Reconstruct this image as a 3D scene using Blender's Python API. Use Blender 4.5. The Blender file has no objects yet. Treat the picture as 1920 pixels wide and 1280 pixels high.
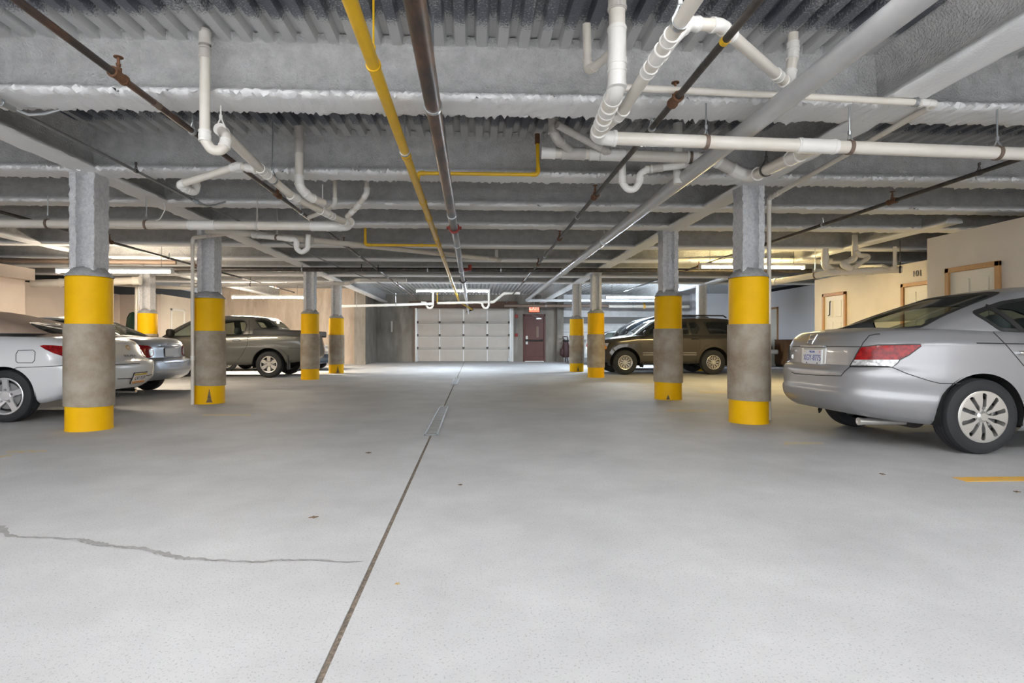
import bpy, bmesh, math, random
import numpy as np
from mathutils import Vector, Matrix
from mathutils.bvhtree import BVHTree
from mathutils.geometry import delaunay_2d_cdt

SC = bpy.context.scene
COL = SC.collection
rnd = random.Random(7)
PI = math.pi

# ------------------------------------------------------------------ camera
FPX, CX, CY = 1060.0, 933.0, 640.0
YAW = math.atan2(45.0, FPX)
CAM = Vector((0.0, 0.0, 1.0))
cd = bpy.data.cameras.new('camera')
cd.sensor_width = 36.0
cd.lens = 36.0 * FPX / 1920.0
cd.shift_x = 27.0 / 1920.0
cd.clip_start = 0.05
cd.clip_end = 200
cam = bpy.data.objects.new('camera', cd)
COL.objects.link(cam)
cam.location = CAM
cam.rotation_euler = (PI / 2, 0, -YAW)
SC.camera = cam

# ------------------------------------------------------------------ world, exposure
w = bpy.data.worlds.new('world')
SC.world = w
w.use_nodes = True
w.node_tree.nodes['Background'].inputs[0].default_value = (0.93, 0.96, 1.0, 1)
w.node_tree.nodes['Background'].inputs[1].default_value = 2.2
SC.view_settings.view_transform = 'Standard'
SC.view_settings.look = 'None'
SC.view_settings.gamma = 1.0
SC.view_settings.use_curve_mapping = False
SC.view_settings.exposure = 1.1
LAMP = 1.6            # scale of every fluorescent tube
try:
    SC.cycles.max_bounces = 8
    SC.cycles.diffuse_bounces = 5
    SC.cycles.glossy_bounces = 4
    SC.cycles.transmission_bounces = 6
    SC.cycles.transparent_max_bounces = 8
    SC.cycles.sample_clamp_indirect = 6.0
    SC.cycles.caustics_reflective = False
    SC.cycles.caustics_refractive = False
    SC.cycles.use_denoising = True
except Exception:
    pass


# ------------------------------------------------------------------ pixel -> place (all built from world positions)
RV = Vector((math.cos(YAW), -math.sin(YAW), 0))
FV = Vector((math.sin(YAW), math.cos(YAW), 0))


def ray(px, py):
    return RV * ((px - CX) / FPX) + FV + Vector((0, 0, -(py - CY) / FPX))


def P(px, py, d):
    return CAM + ray(px, py) * d


def PH(px, py, h):
    """point on the ray whose height is h above the eye"""
    r = ray(px, py)
    return CAM + r * (h / r.z)


def PY(px, py, Y):
    r = ray(px, py)
    return CAM + r * (Y / r.y)


# ------------------------------------------------------------------ mesh helpers
def mk(name, geo, mat=None, parent=None, smooth=35, off=None, link=True):
    verts, faces = geo
    me = bpy.data.meshes.new(name)
    if off is not None:
        verts = [(v[0] - off[0], v[1] - off[1], v[2] - off[2]) for v in verts]
    me.from_pydata([tuple(v) for v in verts], [], faces)
    if mat is not None:
        me.materials.append(mat)
    if smooth:
        me.polygons.foreach_set('use_smooth', [True] * len(me.polygons))
        try:
            me.set_sharp_from_angle(angle=math.radians(smooth))
        except Exception:
            pass
    me.update()
    o = bpy.data.objects.new(name, me)
    COL.objects.link(o)
    if parent is not None:
        o.parent = parent
    return o


def empty(name, loc=(0, 0, 0), rz=0.0):
    o = bpy.data.objects.new(name, None)
    o.empty_display_size = 0.2
    COL.objects.link(o)
    o.location = loc
    o.rotation_euler = (0, 0, rz)
    return o


def tag(o, label=None, cat=None, group=None, kind=None):
    if label:
        o['label'] = label
    if cat:
        o['category'] = cat
    if group:
        o['group'] = group
    if kind:
        o['kind'] = kind
    return o


def thing(name, label, cat, loc=(0, 0, 0), rz=0.0, group=None):
    return tag(empty(name, loc, rz), label, cat, group)


def join(*gs):
    V, Fc = [], []
    for g in gs:
        n = len(V)
        V.extend(g[0])
        Fc.extend([tuple(i + n for i in f) for f in g[1]])
    return V, Fc


def box(x0, x1, y0, y1, z0, z1):
    V = [(x0, y0, z0), (x1, y0, z0), (x1, y1, z0), (x0, y1, z0), (x0, y0, z1), (x1, y0, z1), (x1, y1, z1), (x0, y1, z1)]
    return V, [(3, 2, 1, 0), (4, 5, 6, 7), (0, 1, 5, 4), (1, 2, 6, 5), (2, 3, 7, 6), (3, 0, 4, 7)]


def bbox(x0, x1, y0, y1, z0, z1, b=0.01):
    """box with chamfered edges"""
    b = min(b, abs(x1 - x0) * .45, abs(y1 - y0) * .45, abs(z1 - z0) * .45)
    bm = bmesh.new()
    V, Fc = box(x0, x1, y0, y1, z0, z1)
    vs = [bm.verts.new(v) for v in V]
    for f in Fc:
        bm.faces.new([vs[i] for i in f])
    bmesh.ops.bevel(bm, geom=list(bm.edges), offset=b, segments=1, affect='EDGES')
    bm.verts.index_update()
    g = ([tuple(v.co) for v in bm.verts], [tuple(v.index for v in f.verts) for f in bm.faces])
    bm.free()
    return g


def frame_of(d):
    d = Vector(d).normalized()
    up = Vector((0, 0, 1)) if abs(d.z) < 0.9 else Vector((1, 0, 0))
    a = d.cross(up).normalized()
    return a, a.cross(d).normalized()


def tube(pts, r, seg=14, cap=True):
    """sweep; r number or list"""
    pts = [Vector(p) for p in pts]
    n = len(pts)
    rs = r if isinstance(r, (list, tuple)) else [r] * n
    V, Fc = [], []
    a = None
    for i, p in enumerate(pts):
        if i == 0:
            t = pts[1] - pts[0]
        elif i == n - 1:
            t = pts[-1] - pts[-2]
        else:
            t = (pts[i + 1] - p).normalized() + (p - pts[i - 1]).normalized()
        t = t.normalized() if t.length > 1e-9 else Vector((0, 0, 1))
        if a is None:
            a, b = frame_of(t)
        else:
            a = (a - t * a.dot(t))
            a = a.normalized() if a.length > 1e-6 else frame_of(t)[0]
            b = a.cross(t).normalized()
        for k in range(seg):
            th = 2 * PI * k / seg
            V.append(tuple(p + a * (math.cos(th) * rs[i]) + b * (math.sin(th) * rs[i])))
    for i in range(n - 1):
        for k in range(seg):
            k2 = (k + 1) % seg
            Fc.append((i * seg + k, i * seg + k2, (i + 1) * seg + k2, (i + 1) * seg + k))
    if cap:
        Fc.append(tuple(range(seg - 1, -1, -1)))
        Fc.append(tuple((n - 1) * seg + k for k in range(seg)))
    return V, Fc


def cyl(p0, p1, r, seg=16):
    return tube([p0, p1], r, seg)


def band(p, d, r0, r1, ln, seg=16):
    """open ring (pipe collar): outer r1, inner r0, centred at p, length ln along d"""
    d = Vector(d).normalized()
    p = Vector(p)
    a, b = frame_of(d)
    V, Fc = [], []
    for (rr, s) in ((r0, -.5), (r1, -.5), (r1, .5), (r0, .5)):
        for k in range(seg):
            th = 2 * PI * k / seg
            V.append(tuple(p + d * (s * ln) + a * (rr * math.cos(th)) + b * (rr * math.sin(th))))
    for q in range(4):
        q2 = (q + 1) % 4
        for k in range(seg):
            k2 = (k + 1) % seg
            Fc.append((q * seg + k, q * seg + k2, q2 * seg + k2, q2 * seg + k))
    return V, Fc


def lathe(prof, seg=32, axis='z', closed=False):
    """prof list of (r, h); axis z or y"""
    V, Fc = [], []
    n = len(prof)
    for (r, h) in prof:
        for k in range(seg):
            th = 2 * PI * k / seg
            c, s = r * math.cos(th), r * math.sin(th)
            V.append((c, s, h) if axis == 'z' else (c, h, s))
    m = n if closed else n - 1
    for i in range(m):
        j = (i + 1) % n
        for k in range(seg):
            k2 = (k + 1) % seg
            f = (i * seg + k, i * seg + k2, j * seg + k2, j * seg + k)
            Fc.append(f if axis == 'z' else f[::-1])
    return V, Fc


def prism(poly, z0, z1):
    n = len(poly)
    V = [(x, y, z0) for x, y in poly] + [(x, y, z1) for x, y in poly]
    Fc = [tuple(range(n - 1, -1, -1)), tuple(range(n, 2 * n))]
    for i in range(n):
        j = (i + 1) % n
        Fc.append((i, j, n + j, n + i))
    return V, Fc


def xf(geo, M):
    return [tuple(M @ Vector(v)) for v in geo[0]], geo[1]


def text_geo(s, size, extrude=0.002):
    cu = bpy.data.curves.new('txt', 'FONT')
    cu.body = s
    cu.size = size
    cu.extrude = extrude
    cu.align_x = 'CENTER'
    cu.align_y = 'CENTER'
    cu.resolution_u = 3
    o = bpy.data.objects.new('txt', cu)
    COL.objects.link(o)
    dg = bpy.context.evaluated_depsgraph_get()
    me = bpy.data.meshes.new_from_object(o.evaluated_get(dg))
    g = ([tuple(v.co) for v in me.vertices], [tuple(p.vertices) for p in me.polygons])
    bpy.data.objects.remove(o)
    bpy.data.curves.remove(cu)
    bpy.data.meshes.remove(me)
    return g


def catmull(pts, x):
    """smooth 1-D interpolation through (x, v) control points"""
    if x <= pts[0][0]:
        return pts[0][1]
    if x >= pts[-1][0]:
        return pts[-1][1]
    for i in range(len(pts) - 1):
        if pts[i][0] <= x <= pts[i + 1][0]:
            break
    x0, v0 = pts[i]
    x1, v1 = pts[i + 1]
    h = x1 - x0
    s = (v1 - v0) / h

    def slope(k):
        if k <= 0 or k >= len(pts) - 1:
            return None
        a = (pts[k][1] - pts[k - 1][1]) / (pts[k][0] - pts[k - 1][0])
        b = (pts[k + 1][1] - pts[k][1]) / (pts[k + 1][0] - pts[k][0])
        return 0.0 if a * b <= 0 else 2 * a * b / (a + b)
    m0, m1 = slope(i), slope(i + 1)
    m0 = s if m0 is None else m0
    m1 = s if m1 is None else m1
    t = (x - x0) / h
    return (2 * t**3 - 3 * t**2 + 1) * v0 + (t**3 - 2 * t**2 + t) * h * m0 + (-2 * t**3 + 3 * t**2) * v1 + (t**3 - t**2) * h * m1


# ------------------------------------------------------------------ materials
def mat(name, base=(.5, .5, .5), rough=.5, metal=0.0, noise=None, col2=None, nscale=5.0, bump=0.0, bscale=60.0, bdist=.01,
        coat=0.0, spec=.5, lo=.35, hi=.65, detail=6.0, emit=None, estr=0.0, extra=None, stretch=None):
    m = bpy.data.materials.new(name)
    m.use_nodes = True
    nt = m.node_tree
    bs = nt.nodes['Principled BSDF']
    bs.inputs['Base Color'].default_value = (*base, 1)
    bs.inputs['Roughness'].default_value = rough
    bs.inputs['Metallic'].default_value = metal
    bs.inputs['Specular IOR Level'].default_value = spec
    if coat:
        bs.inputs['Coat Weight'].default_value = coat
        bs.inputs['Coat Roughness'].default_value = 0.04
    tc = nt.nodes.new('ShaderNodeTexCoord')
    vec = tc.outputs['Object']
    if stretch:
        mp = nt.nodes.new('ShaderNodeMapping')
        mp.inputs['Scale'].default_value = stretch
        nt.links.new(vec, mp.inputs['Vector'])
        vec = mp.outputs['Vector']
    if col2 is not None:
        nz = nt.nodes.new('ShaderNodeTexNoise')
        nz.inputs['Scale'].default_value = nscale
        nz.inputs['Detail'].default_value = detail
        nz.inputs['Roughness'].default_value = .62
        nt.links.new(vec, nz.inputs['Vector'])
        rp = nt.nodes.new('ShaderNodeValToRGB')
        rp.color_ramp.elements[0].position = lo
        rp.color_ramp.elements[0].color = (*base, 1)
        rp.color_ramp.elements[1].position = hi
        rp.color_ramp.elements[1].color = (*col2, 1)
        nt.links.new(nz.outputs['Fac'], rp.inputs['Fac'])
        nt.links.new(rp.outputs['Color'], bs.inputs['Base Color'])
    if bump:
        n2 = nt.nodes.new('ShaderNodeTexNoise')
        n2.inputs['Scale'].default_value = bscale
        n2.inputs['Detail'].default_value = 4.0
        nt.links.new(tc.outputs['Object'], n2.inputs['Vector'])
        bp = nt.nodes.new('ShaderNodeBump')
        bp.inputs['Strength'].default_value = bump
        bp.inputs['Distance'].default_value = bdist
        nt.links.new(n2.outputs['Fac'], bp.inputs['Height'])
        nt.links.new(bp.outputs['Normal'], bs.inputs['Normal'])
    if emit is not None:
        bs.inputs['Emission Color'].default_value = (*emit, 1)
        bs.inputs['Emission Strength'].default_value = estr
    return m


def add_mix(m, col, scale, lo, hi, stretch=None, detail=5.0, gen=None, fac=1.0):
    """layer another noise-masked colour over the base colour of m"""
    nt = m.node_tree
    bs = nt.nodes['Principled BSDF']
    tc = nt.nodes.new('ShaderNodeTexCoord')
    vec = tc.outputs['Object']
    if stretch:
        mp = nt.nodes.new('ShaderNodeMapping')
        mp.inputs['Scale'].default_value = stretch
        nt.links.new(vec, mp.inputs['Vector'])
        vec = mp.outputs['Vector']
    nz = nt.nodes.new('ShaderNodeTexNoise')
    nz.inputs['Scale'].default_value = scale
    nz.inputs['Detail'].default_value = detail
    nt.links.new(vec, nz.inputs['Vector'])
    mr = nt.nodes.new('ShaderNodeMapRange')
    mr.inputs['From Min'].default_value = lo
    mr.inputs['From Max'].default_value = hi
    mr.inputs['To Max'].default_value = fac
    nt.links.new(nz.outputs['Fac'], mr.inputs['Value'])
    mx = nt.nodes.new('ShaderNodeMix')
    mx.data_type = 'RGBA'
    nt.links.new(mr.outputs['Result'], mx.inputs['Factor'])
    src = bs.inputs['Base Color']
    if src.is_linked:
        nt.links.new(src.links[0].from_socket, mx.inputs['A'])
    else:
        mx.inputs['A'].default_value = src.default_value
    mx.inputs['B'].default_value = (*col, 1)
    nt.links.new(mx.outputs['Result'], bs.inputs['Base Color'])
    return m


M = {}
M['floor'] = mat('floor_concrete', (.47, .47, .475), .72, spec=.22, col2=(.60, .60, .605), nscale=1.3, lo=.3, hi=.7, bump=.35, bscale=220, bdist=.004, detail=9)
add_mix(M['floor'], (.26, .26, .265), 110, .58, .70, detail=2, fac=.6)
add_mix(M['floor'], (.36, .35, .34), .45, .56, .78, fac=.5)
M['joint'] = mat('joint_filler', (.12, .10, .085), .9, col2=(.30, .24, .18), nscale=60, bump=.8, bscale=150)
M['crack'] = mat('crack_sealant', (.27, .26, .25), .8, col2=(.36, .355, .35), nscale=8)
M['stripe'] = mat('stripe_paint', (.78, .42, .05), .7, col2=(.62, .45, .18), nscale=14, lo=.45, hi=.7)
M['worn'] = mat('worn_paint', (.62, .50, .28), .7, col2=(.55, .53, .50), nscale=18, lo=.40, hi=.60)
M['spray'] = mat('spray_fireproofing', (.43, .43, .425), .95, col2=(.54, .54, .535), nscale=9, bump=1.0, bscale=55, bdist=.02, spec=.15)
M['spraycol'] = mat('spray_column', (.58, .58, .60), .95, col2=(.76, .76, .77), nscale=25, bump=1.0, bscale=70, bdist=.02, spec=.15)
M['yellow'] = mat('yellow_paint', (.88, .50, .0), .55, spec=.2, col2=(.80, .44, .0), nscale=2.5, bump=.15, bscale=30)
M['sleeve'] = mat('grey_wrap', (.40, .355, .285), .85, col2=(.26, .20, .14), nscale=2.6, lo=.38, hi=.62, bump=.35, bscale=90)
add_mix(M['sleeve'], (.13, .10, .085), 2.2, .60, .76, stretch=(1, 1, .6), fac=.75)
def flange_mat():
    # light bounced off the floor put into the colour: pale smooth flanges, darker webs
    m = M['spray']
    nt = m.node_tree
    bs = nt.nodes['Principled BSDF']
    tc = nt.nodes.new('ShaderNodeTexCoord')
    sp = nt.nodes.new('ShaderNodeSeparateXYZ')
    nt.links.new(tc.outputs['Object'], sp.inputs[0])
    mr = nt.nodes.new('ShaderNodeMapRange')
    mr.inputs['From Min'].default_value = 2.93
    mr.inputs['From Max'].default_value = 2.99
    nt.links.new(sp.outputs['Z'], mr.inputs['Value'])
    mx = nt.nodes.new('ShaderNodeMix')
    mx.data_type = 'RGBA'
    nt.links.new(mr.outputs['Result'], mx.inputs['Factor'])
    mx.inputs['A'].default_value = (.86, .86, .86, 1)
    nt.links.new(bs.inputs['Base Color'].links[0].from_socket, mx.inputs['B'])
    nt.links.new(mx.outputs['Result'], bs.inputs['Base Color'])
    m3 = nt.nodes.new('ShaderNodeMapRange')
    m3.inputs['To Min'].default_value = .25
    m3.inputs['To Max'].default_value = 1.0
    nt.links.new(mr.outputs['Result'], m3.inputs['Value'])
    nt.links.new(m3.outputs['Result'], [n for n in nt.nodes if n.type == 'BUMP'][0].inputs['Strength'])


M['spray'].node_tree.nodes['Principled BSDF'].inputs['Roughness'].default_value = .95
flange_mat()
M['cap'] = mat('cap_concrete', (.30, .30, .30), .95, col2=(.40, .40, .40), nscale=16, bump=.8, bscale=60)
M['yg'] = mat('yellow_gas_paint', (.78, .47, .012), .38, col2=(.70, .42, .02), nscale=6)
M['iron'] = mat('black_iron', (.055, .045, .042), .38, metal=.35, col2=(.20, .10, .06), nscale=7, lo=.45, hi=.72, stretch=(1, .35, 1))
M['dark'] = mat('dark_iron', (.035, .033, .032), .42, metal=.3, col2=(.09, .075, .065), nscale=9)
M['rust'] = mat('rust', (.19, .085, .04), .8, col2=(.12, .06, .03), nscale=40, bump=.4, bscale=120)
M['pvc'] = mat('white_pvc', (.76, .72, .65), .32, col2=(.70, .65, .57), nscale=4)
M['pvcf'] = mat('pvc_fitting', (.82, .80, .76), .28)
M['pvcg'] = mat('pvc_grey_oversprayed', (.52, .49, .45), .6, col2=(.60, .57, .53), nscale=8)
M['silver'] = mat('painted_steel_pipe', (.60, .60, .60), .30, col2=(.54, .54, .55), nscale=4, metal=.15)
M['galv'] = mat('galvanised', (.55, .58, .60), .30, metal=.9)
M['conduit'] = mat('grey_conduit', (.24, .24, .24), .50, metal=.4)
M['strap'] = mat('brown_strap', (.20, .145, .11), .6, metal=.3)
M['cream'] = mat('cream_wall', (.78, .71, .62), .8, bump=.12, bscale=40, col2=(.68, .615, .54), nscale=.8)
M['pink'] = mat('beige_wall', (.74, .63, .545), .8, bump=.12, bscale=40, col2=(.66, .565, .49), nscale=.8)
M['grey'] = mat('grey_wall', (.76, .76, .79), .8, bump=.12, bscale=40)
M['conc'] = mat('raw_concrete', (.60, .50, .41), .9, col2=(.42, .345, .28), nscale=2.2, bump=.4, bscale=60, stretch=(1, 1, .25))
add_mix(M['conc'], (.66, .59, .51), 5, .52, .75, stretch=(1.2, 1, .2), fac=.7)
M['concd'] = mat('dark_concrete', (.33, .30, .265), .9, col2=(.19, .175, .155), nscale=1.6, bump=.4, bscale=60, stretch=(1, 1, .35))
add_mix(M['concd'], (.46, .42, .37), 3, .55, .75, stretch=(1.3, 1, .25), fac=.6)
M['concw'] = mat('white_concrete', (.80, .80, .81), .85, col2=(.68, .68, .68), nscale=3, bump=.4, bscale=50)
M['dirt'] = mat('grey_band', (.22, .21, .20), .9)
M['oak'] = mat('oak_trim', (.50, .27, .09), .5, col2=(.40, .20, .065), nscale=12, stretch=(6, 6, .6))
M['doorw'] = mat('white_door', (.72, .68, .60), .5)
M['black'] = mat('black_matte', (.012, .012, .012), .7)
M['void'] = mat('dark_void', (.02, .02, .02), .9)
M['red'] = mat('red_steel_door', (.07, .014, .010), .5, col2=(.10, .026, .017), nscale=3)
M['redfit'] = mat('red_fitting', (.30, .03, .02), .5)
M['gdoor'] = mat('garage_door_panel', (.56, .52, .475), .55, col2=(.51, .475, .435), nscale=1.5)
M['gstile'] = mat('galvanised_stile', (.82, .82, .82), .5, metal=.1)
M['chrome'] = mat('chrome', (.80, .80, .80), .10, metal=1.0)
M['white'] = mat('white_enamel', (.80, .80, .78), .45)
M['strut'] = mat('painted_strut', (.74, .73, .72), .6)
M['scuff'] = mat('scuff', (.10, .075, .055), .85, col2=(.24, .17, .09), nscale=22)
M['num'] = mat('number_paint', (.72, .70, .66), .7)
M['ink'] = mat('ink', (.03, .03, .06), .5)


def tube_mat(name, col, s):
    return mat(name, col, .5, emit=col, estr=s * LAMP)
# ================================================================== floor
def part(name, geo, m, parent, smooth=35, off=None, **k):
    return tag(mk(name, geo, m, parent, smooth, off), **k)


JX = -0.455
fl = mk('floor', join(box(-14, JX - .011, -6, 30, -.2, 0), box(JX + .011, 14, -6, 30, -.2, 0)), M['floor'], None, 0)
tag(fl, kind='structure')
part('joint_filler', box(JX - .011, JX + .011, -6, 30, -.2, -.006), M['joint'], fl, 0)


def ribbon_flat(pts, ws, z):
    V, Fc = [], []
    for i, (x, y) in enumerate(pts):
        V += [(x, y - ws[i], z), (x, y + ws[i], z)]
    for i in range(len(pts) - 1):
        Fc.append((2 * i, 2 * i + 2, 2 * i + 3, 2 * i + 1))
    return V, Fc


cr = [(-90, 975, 7), (0, 990, 8), (14, 1003, 5), (40, 1007, 2), (90, 1008, 2.5), (145, 1011, 3), (160, 1014, 5), (185, 1019, 7), (205, 1023, 3), (240, 1026, 4),
      (275, 1029, 4), (292, 1034, 6), (315, 1040, 7), (345, 1047, 6), (365, 1047, 3), (400, 1050, 3), (440, 1052, 2), (490, 1054, 3), (520, 1050, 2.5), (560, 1050, 2),
      (600, 1049, 3), (630, 1053, 2), (690, 1053, 1)]
cp, cw = [], []
for (px, py, t) in cr:
    q = PH(px, py, -1.0)
    cp.append((q.x, q.y))
    cw.append(t * .5 * q.y * q.y / FPX)
cp2, cw2 = [], []
for i in range(len(cp) - 1):
    for k in range(6):
        s = k / 6
        cp2.append((cp[i][0] * (1 - s) + cp[i + 1][0] * s, cp[i][1] * (1 - s) + cp[i + 1][1] * s + rnd.uniform(-.006, .006)))
        cw2.append(max(.001, (cw[i] * (1 - s) + cw[i + 1] * s) * rnd.uniform(.5, 1.25)))
part('sealed_crack', ribbon_flat(cp2, cw2, .002), M['crack'], fl, 0)


def floor_quad(name, pxs, m, z=.002):
    V = []
    for (px, py) in pxs:
        q = PH(px, py, -1.0)
        V.append((q.x, q.y, z))
    return part(name, (V, [tuple(range(len(V)))]), m, fl, 0)


# trench drain plates on the joint
for (y0, y1) in ((6.05, 8.7), (13.2, 15.6)):
    g = [box(JX - .075, JX - .055, y0, y1, -.004, .008), box(JX + .055, JX + .075, y0, y1, -.004, .008),
         box(JX - .075, JX + .075, y0, y0 + .02, -.004, .008), box(JX - .075, JX + .075, y1 - .02, y1, -.004, .008)]
    part('drain_frame', join(*g), M['conduit'], fl, 0)
    part('drain_channel', box(JX - .055, JX + .055, y0 + .02, y1 - .02, -.003, .003), M['joint'] if y0 < 8 else M['conduit'], fl, 0)
    n = int((y1 - y0) / .09)
    part('drain_grate', join(*[box(JX - .055, JX + .055, y0 + .04 + k * .09, y0 + .075 + k * .09, .0, .006) for k in range(n)]), M['conduit'], fl, 0)
# painted bay lines
a, b = PH(1785, 895, -1), PH(1800, 903, -1)
part('bay_line', box(a.x, a.x + 3.2, b.y, a.y, .0, .003), M['stripe'], fl, 0)
for (x0, x1, y0, y1) in ((12, 88, 843, 851), (-60, 22, 852, 862), (1470, 1545, 829, 834), (2, 60, 1, 1)):
    if y0 == y1:
        continue
    floor_quad('worn_bay_line', [(x0, y1), (x1, y0 + 4), (x1, y0), (x0, y1 - 6)], M['worn'])
for (x0, x1, y0, y1) in ((1250, 1330, 768, 772), (1500, 1600, 756, 759), (380, 470, 776, 780), (1310, 1362, 733, 737)):
    floor_quad('worn_bay_line', [(x0, y1), (x1, y1), (x1, y0), (x0, y0)], M['worn'])
# leaves and bits lying about on the slab
M['leaf'] = mat('dry_leaf', (.16, .10, .05), .8)
M['leafy'] = mat('tan_leaf', (.50, .36, .16), .8)
for (px, py, s, m, lb) in ((691, 849, .055, 'leaf', 'small dark dry leaf on the slab left of the joint'),
                           (745, 1095, .022, 'leafy', 'tiny tan star-shaped leaf right of the floor joint'),
                           (588, 970, .045, 'leaf', 'dark flat scrap on the slab above the long crack'),
                           (863, 909, .03, 'leaf', 'small dark scrap on the slab right of the joint'),
                           (1655, 889, .04, 'leaf', 'dry leaf on the slab beside the orange bay line'),
                           (1907, 922, .04, 'leaf', 'dry leaf in front of the orange bay line')):
    q = PH(px, py, -1)
    n = 5 if s < .03 else 4
    pl = []
    for k in range(2 * n):
        th = PI * k / n
        rr = s * (.5 if k % 2 == 0 else (.18 if n == 5 else .2))
        pl.append((rr * math.cos(th) * (1 if n == 5 else 1.2), rr * math.sin(th)))
    o = mk('leaf', prism(pl, 0, .004), M[m], None, 0)
    o.location = (q.x, q.y, .001)
    o.rotation_euler = (0, 0, rnd.uniform(0, 3))
    tag(o, lb, 'leaf', 'scraps and dry leaves on the slab')

# ================================================================== ceiling: fluted deck, cross beams, girders
ZB, ZD = 2.90, 3.33
BEAM_Y = [4.62, 6.62, 8.08, 9.45, 11.5, 13.45, 14.95, 16.65, 18.5]
M['deck'] = mat('fluted_deck', (.16, .17, .20), .45, metal=.55, bump=.5, bscale=70, bdist=.01)


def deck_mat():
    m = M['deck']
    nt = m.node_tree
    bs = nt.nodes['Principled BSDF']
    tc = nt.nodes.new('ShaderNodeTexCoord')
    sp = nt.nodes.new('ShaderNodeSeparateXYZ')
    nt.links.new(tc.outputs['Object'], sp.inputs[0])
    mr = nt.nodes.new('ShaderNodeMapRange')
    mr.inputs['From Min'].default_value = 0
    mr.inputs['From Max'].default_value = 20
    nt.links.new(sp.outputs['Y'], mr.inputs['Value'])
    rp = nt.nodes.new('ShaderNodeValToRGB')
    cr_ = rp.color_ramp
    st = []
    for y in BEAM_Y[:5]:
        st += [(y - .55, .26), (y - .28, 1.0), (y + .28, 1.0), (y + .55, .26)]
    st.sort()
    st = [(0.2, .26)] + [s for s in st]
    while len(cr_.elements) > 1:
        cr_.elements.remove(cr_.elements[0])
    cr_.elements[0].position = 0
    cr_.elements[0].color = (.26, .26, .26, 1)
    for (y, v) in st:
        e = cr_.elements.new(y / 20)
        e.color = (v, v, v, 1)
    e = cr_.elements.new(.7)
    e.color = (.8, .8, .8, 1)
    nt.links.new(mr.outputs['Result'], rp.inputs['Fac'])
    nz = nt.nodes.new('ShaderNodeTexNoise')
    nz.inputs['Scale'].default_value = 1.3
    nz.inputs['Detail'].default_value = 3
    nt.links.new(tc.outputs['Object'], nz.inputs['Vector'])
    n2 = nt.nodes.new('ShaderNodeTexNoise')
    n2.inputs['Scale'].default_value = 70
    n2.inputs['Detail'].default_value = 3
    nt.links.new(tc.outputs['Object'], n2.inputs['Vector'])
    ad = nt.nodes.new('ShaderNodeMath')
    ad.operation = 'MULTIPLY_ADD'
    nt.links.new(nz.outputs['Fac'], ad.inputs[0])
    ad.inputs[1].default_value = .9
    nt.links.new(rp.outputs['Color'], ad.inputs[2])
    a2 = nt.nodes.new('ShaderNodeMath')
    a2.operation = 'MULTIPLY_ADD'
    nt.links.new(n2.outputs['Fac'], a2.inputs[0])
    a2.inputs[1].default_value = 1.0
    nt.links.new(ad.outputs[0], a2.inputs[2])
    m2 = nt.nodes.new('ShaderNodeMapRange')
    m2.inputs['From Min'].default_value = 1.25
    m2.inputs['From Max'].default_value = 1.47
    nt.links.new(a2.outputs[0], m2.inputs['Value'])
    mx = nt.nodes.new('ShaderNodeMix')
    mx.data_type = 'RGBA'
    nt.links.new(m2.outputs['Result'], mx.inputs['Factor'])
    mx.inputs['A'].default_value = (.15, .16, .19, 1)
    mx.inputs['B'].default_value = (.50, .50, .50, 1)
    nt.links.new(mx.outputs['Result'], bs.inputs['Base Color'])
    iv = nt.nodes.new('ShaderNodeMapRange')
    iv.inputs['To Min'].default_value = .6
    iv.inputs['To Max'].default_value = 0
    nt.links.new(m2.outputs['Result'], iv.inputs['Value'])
    nt.links.new(iv.outputs['Result'], bs.inputs['Metallic'])
    iv2 = nt.nodes.new('ShaderNodeMapRange')
    iv2.inputs['To Min'].default_value = .4
    iv2.inputs['To Max'].default_value = .95
    nt.links.new(m2.outputs['Result'], iv2.inputs['Value'])
    nt.links.new(iv2.outputs['Result'], bs.inputs['Roughness'])


deck_mat()
V, Fc = [], []
pitch = .165
x = -14.0
prof = []
while x < 14.0:
    prof += [(x, ZD), (x + .075, ZD), (x + .095, ZD + .06), (x + .145, ZD + .06)]
    x += pitch
ys = [-6, 2, 4, 6, 8, 10, 12, 15, 18, 22, 30]
for y in ys:
    V += [(px, y, pz) for (px, pz) in prof]
n = len(prof)
for j in range(len(ys) - 1):
    for i in range(n - 1):
        Fc.append((j * n + i, (j + 1) * n + i, (j + 1) * n + i + 1, j * n + i + 1))
ceil = mk('ceiling', (V, Fc), M['deck'], None, 0)
tag(ceil, kind='structure')
part('slab', box(-14, 14, -6, 30, ZD + .07, ZD + .3), M['cap'], ceil, 0)


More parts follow.
